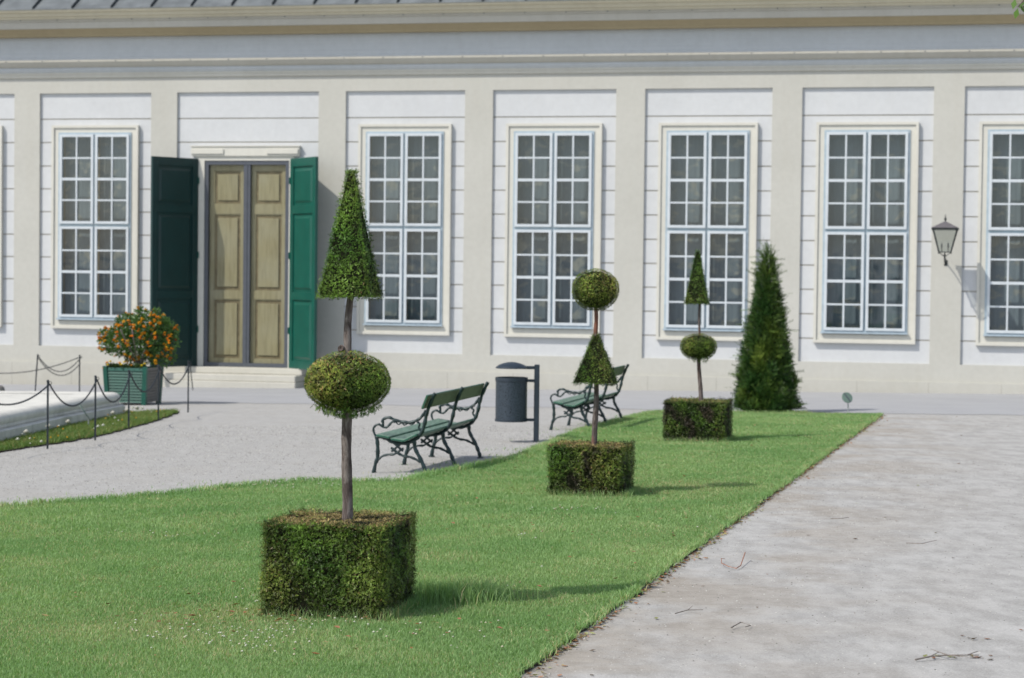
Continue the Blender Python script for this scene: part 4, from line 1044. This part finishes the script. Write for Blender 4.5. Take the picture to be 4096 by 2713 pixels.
jm = MB(); jm.box(-7.05, -6.852, .0, .36, -.43, 4.10); jm.box(-4.928, -4.82, .0, .36, -.43, 4.10); jm.box(-6.852, -4.928, .002, .36, 4.002, 4.10)
jm.build('door_jamb', M['trim'], bd)
ln = MB(); ln.box(-7.14, -4.70, -.035, .04, 4.10, 4.30); ln.cbox(-7.14, -6.40, -.060, -.035, 4.14, 4.25, .012); ln.cbox(-5.42, -4.72, -.060, -.035, 4.14, 4.25, .012); ln.box(-7.16, -4.68, -.055, .04, 4.30, 4.32)
ln.build('lintel', M['trim'], bd)
def shutter(hx, wdt, ang, sgn, paint):
    """hinge at local x=hx; leaf swings outwards"""
    m = MB(); t = .07; W_ = wdt*sgn; z0, z1 = -.43, 4.04
    def bx(p, q, y0, y1, r, s): m.cbox(min(p*sgn, q*sgn), max(p*sgn, q*sgn), y0, y1, r, s, .005)
    bx(0, .14, 0, t, z0, z1); bx(wdt-.14, wdt, 0, t, z0, z1)
    rails = [(z0, z0+.16), (1.03, 1.20), (2.86, 3.04), (z1-.18, z1)]
    for r, s in rails: bx(.14, wdt-.14, .0005, t-.0005, r, s)
    for i in range(3):
        r, s = rails[i][1], rails[i+1][0]; bx(.14, wdt-.14, .030, t-.030, r, s)
        for (y0, y1) in ((.006, .0295), (t-.0295, t-.006)):
            x0_, x1_ = sorted(((.24)*sgn, (wdt-.24)*sgn)); yo, yi = (y0, y1) if y0 < .02 else (y1, y0); b_ = .05
            m.add([(x0_-b_, yi, r+.05), (x1_+b_, yi, r+.05), (x1_+b_, yi, s-.05), (x0_-b_, yi, s-.05), (x0_, yo, r+.10), (x1_, yo, r+.10), (x1_, yo, s-.10), (x0_, yo, s-.10)],
                  [(0, 1, 5, 4), (1, 2, 6, 5), (2, 3, 7, 6), (3, 0, 4, 7), (4, 5, 6, 7)])
    o = m.build('shutter', M[paint], bd, loc=(hx, -.02, 0), rot=(0, 0, ang))
    h_ = MB()
    for z in (.3, 1.9, 3.5): h_.tube([(0, -.012, z), (0, -.012, z+.14)], .014, 8)
    h_.build('hinge', M['shutter'], o); return o
shutter(-6.98, 1.24, R(61), -1, 'shutter_shade'); shutter(-4.90, 1.20, -R(45), 1, 'shutter')
st = MB(); st.cbox(-7.13, -4.48, -.36, .02, -.56, -.432, .012); st.build('step', M['stone'], bd)
st = MB(); st.cbox(-7.72, -4.50, -.74, .02, -.70, -.562, .012); st.build('step', M['stone'], bd)
st = MB(); st.cbox(-7.74, -4.48, -.80, .02, -1.2, -.702, .012); st.build('step', M['stone'], bd)
MB().box(-7.16, -7.05, -.02, .4, -1.5, -.06).build('door_cheek', M['sand'], bd); MB().box(-4.80, -4.45, -.02, .4, -1.5, -.42).build('door_cheek', M['sand'], bd)

# ---- entablature
UE0, UE1 = U0-.6, U1+.6
def band(prof, name, mat):  # profile pieces listed downwards, closed back to the wall
    pr = prof+[(-.05, prof[-1][1]), (-.05, prof[0][1])]
    return MB().extrude_u(pr, UE0, UE1).build(name, mat, bd)
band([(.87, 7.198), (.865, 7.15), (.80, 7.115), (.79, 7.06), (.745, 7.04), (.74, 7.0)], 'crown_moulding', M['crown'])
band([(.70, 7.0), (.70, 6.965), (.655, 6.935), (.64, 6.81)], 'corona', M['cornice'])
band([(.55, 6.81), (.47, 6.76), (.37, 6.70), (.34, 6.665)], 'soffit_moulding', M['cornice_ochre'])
band([(.155, 6.665), (.155, 6.47), (.165, 6.34), (.19, 6.24), (.235, 6.175)], 'frieze', M['frieze'])
band([(.25, 6.175), (.25, 6.13), (.20, 6.05), (.165, 6.02)], 'architrave_moulding', M['cornice'])
band([(.135, 6.02), (.135, 5.965), (.10, 5.925), (.085, 5.91)], 'architrave_fillet', M['frieze'])
band([(.075, 5.91), (.075, 5.875), (.05, 5.87), (.05, 5.83), (.03, 5.80)], 'lower_fillet', M['trim'])
rf = MB(); sl_ = .62
rf.add([(UE0, -.885, 7.200), (UE1, -.885, 7.200), (UE1, 5.5, 7.200+6.385*sl_), (UE0, 5.5, 7.200+6.385*sl_), (UE0, -.885, 7.185), (UE1, -.885, 7.185), (UE1, 5.5, 7.0+6.385*sl_), (UE0, 5.5, 7.0+6.385*sl_)],
       [(0, 1, 2, 3), (7, 6, 5, 4), (0, 4, 5, 1), (1, 5, 6, 2), (2, 6, 7, 3), (3, 7, 4, 0)])
rf.add([(UE0, 5.5, 7.200+6.385*sl_), (UE1, 5.5, 7.200+6.385*sl_), (UE1, 12.8, 7.0), (UE0, 12.8, 7.0)], [(0, 1, 2, 3)])
roof = rf.build('roof', M['roof'], bd)
sm = MB()
for i, u in enumerate(np.arange(UE0+.2, UE1, .905)):
    y0, y1 = -.89, 3.0; z0 = 7.207; z1 = 7.207+(y1-y0)*sl_
    sm.add([(u-.012, y0, z0), (u+.012, y0, z0), (u+.012, y1, z1), (u-.012, y1, z1), (u-.012, y0, z0+.045), (u+.012, y0, z0+.045), (u+.012, y1, z1+.045), (u-.012, y1, z1+.045)],
           [(0, 3, 2, 1), (4, 5, 6, 7), (0, 1, 5, 4), (1, 2, 6, 5), (2, 3, 7, 6), (3, 0, 4, 7)])
sm.build('roof_seams', M['lamp_metal'], roof)
cg = MB()   # little fixings along the mouldings
for i, u in enumerate(np.arange(-16, 15, .86)):
    cg.box(u, u+.022, -.706, -.70, 6.972, 6.99); cg.box(u+.3, u+.322, -.256, -.25, 6.14, 6.155)
cg.build('net_clips', M['door_grey'], bd)['kind'] = 'stuff'

# ================================================================= WALL LANTERN
ul, dl = 8.86, .72
lx, ly = lw(ul, 0)
la = empty('wall_lantern', (lx, ly, 2.0), -PHI, 'dark metal four-sided lantern fixed to the wall between the two rightmost windows', 'lantern')
def lp(x, d, z): return (x, -d, z-2.0)
wt, wb, zt_, zb_ = .235, .115, 2.63, 2.17
ro = MB(); e = .262
ro.add([lp(-e, dl-e, 2.645), lp(e, dl-e, 2.645), lp(e, dl+e, 2.645), lp(-e, dl+e, 2.645), lp(0, dl, 2.78)], [(0, 1, 4), (1, 2, 4), (2, 3, 4), (3, 0, 4), (3, 2, 1, 0)])
roofo = ro.build('lantern_roof', M['lamp_roof'], la)
MB().lathe([(.001, .0), (.02, .0), (.012, .02), (.026, .045), (.022, .07), (.008, .09), (.012, .105), (.001, .15)], 12, lp(0, dl, 2.765)).build('finial', M['lamp_metal'], roofo, True)
va = MB()
for i in range(4):
    for k in range(11):
        a = -.24+k*.048; cs = [(a, .245), (.245, a), (a, -.245), (-.245, a)][i]; va.box(*sorted((cs[0]-.012, cs[0]+.012)), *sorted((-(dl+cs[1])-.012, -(dl+cs[1])+.012)), .60, .645)
va.build('valance', M['lamp_metal'], roofo)
bars = MB()
for sx in (-1, 1):
    for sy in (-1, 1): bars.tube([lp(sx*wt, dl+sy*wt, zt_), lp(sx*wb, dl+sy*wb, zb_), lp(sx*wb*1.05, dl+sy*wb*1.05, zb_-.03)], .013, 6)
for (w_, z_) in ((wt, zt_), (wb, zb_)):
    for p, q in (((-1, -1), (1, -1)), ((1, -1), (1, 1)), ((1, 1), (-1, 1)), ((-1, 1), (-1, -1))): bars.tube([lp(p[0]*w_, dl+p[1]*w_, z_), lp(q[0]*w_, dl+q[1]*w_, z_)], .010, 6)
for s_x in (-1, 1):
    bars.tube([lp(s_x*wb, dl, zb_), lp(s_x*.06, dl, zb_-.05), lp(0, dl, zb_-.09)], .009, 6); bars.tube([lp(0, dl+s_x*wb, zb_), lp(0, dl+s_x*.06, zb_-.05), lp(0, dl, zb_-.09)], .009, 6)
bars.build('lantern_frame', M['lamp_metal'], la, True)
gl = MB(); k_ = .97
for p, q in (((-1, -1), (1, -1)), ((1, -1), (1, 1)), ((1, 1), (-1, 1)), ((-1, 1), (-1, -1))):
    gl.add([lp(p[0]*wb*k_, dl+p[1]*wb*k_, zb_), lp(q[0]*wb*k_, dl+q[1]*wb*k_, zb_), lp(q[0]*wt*k_, dl+q[1]*wt*k_, zt_), lp(p[0]*wt*k_, dl+p[1]*wt*k_, zt_)], [(0, 1, 2, 3)])
gl.build('glass', M['lamp_glass'], la)
for sx in (-1, 1): MB().lathe([(.001, 0), (.009, 0), (.009, .06), (.017, .09), (.014, .14), (.001, .19)], 10, lp(sx*.062, dl, zb_+.01)).build('bulb', M['planter_grey'], la, True)
br = MB(); br.tube([lp(0, dl, 2.13), lp(0, dl, 1.99)], [.02, .014], 8)
br.tube(smooth_path([lp(0, dl, 2.03), lp(.0, dl-.14, 1.99), lp(0, dl-.40, 2.05), lp(0, .14, 2.02), lp(0, .0, 1.96)], 4), .013, 8)
br.tube(smooth_path([lp(0, dl-.05, 2.0), lp(.0, dl-.10, 1.93), lp(0, dl-.06, 1.90), lp(0, dl-.02, 1.94)], 4), .009, 6)
br.box(-.03, .03, -.012, .0, -.09, .02)
br.build('bracket', M['lamp_metal'], la, True)

# ================================================================= HANGING BRANCH, top right
hbz = Vector((4.62, 19.0, 4.16))
hb_ = empty('tree_branch', Vector((5.25, 19.0, 4.42)), 0, 'tip of a leafy tree branch reaching in at the top right corner', 'branch')
mb = MB(); mb.tube(smooth_path([(1.2, .1, .6), (.4, 0, .25), (-.2, 0, -.02), (-.72, 0, -.25), (-.86, 0, -.36)], 4), [.02-.0009*i for i in range(17)], 6)
mb.build('limb', M['bark'], hb_, True)
P = []
for k in range(46):
    t = random.random(); P.append((1.0-1.86*t+random.gauss(0, .03), random.gauss(0, .05), .52-.86*t+random.gauss(0, .035)))
P = np.array(P+[(-.80, 0, -.30), (-.84, 0, -.34), (-.86, 0, -.37), (-.75, 0, -.27), (-.70, .02, -.22)]); n = len(P)
v, f, c = leafy(P, np.tile([-.5, 0, -.4], (n, 1)), .07+.03*rng.uniform(size=n), np.tile([.09, .17, .035], (n, 1))*(.6+.8*rng.uniform(size=(n, 1))), -.2)
fast_mesh('leaves', v, f, c, M['leaf'], hb_)
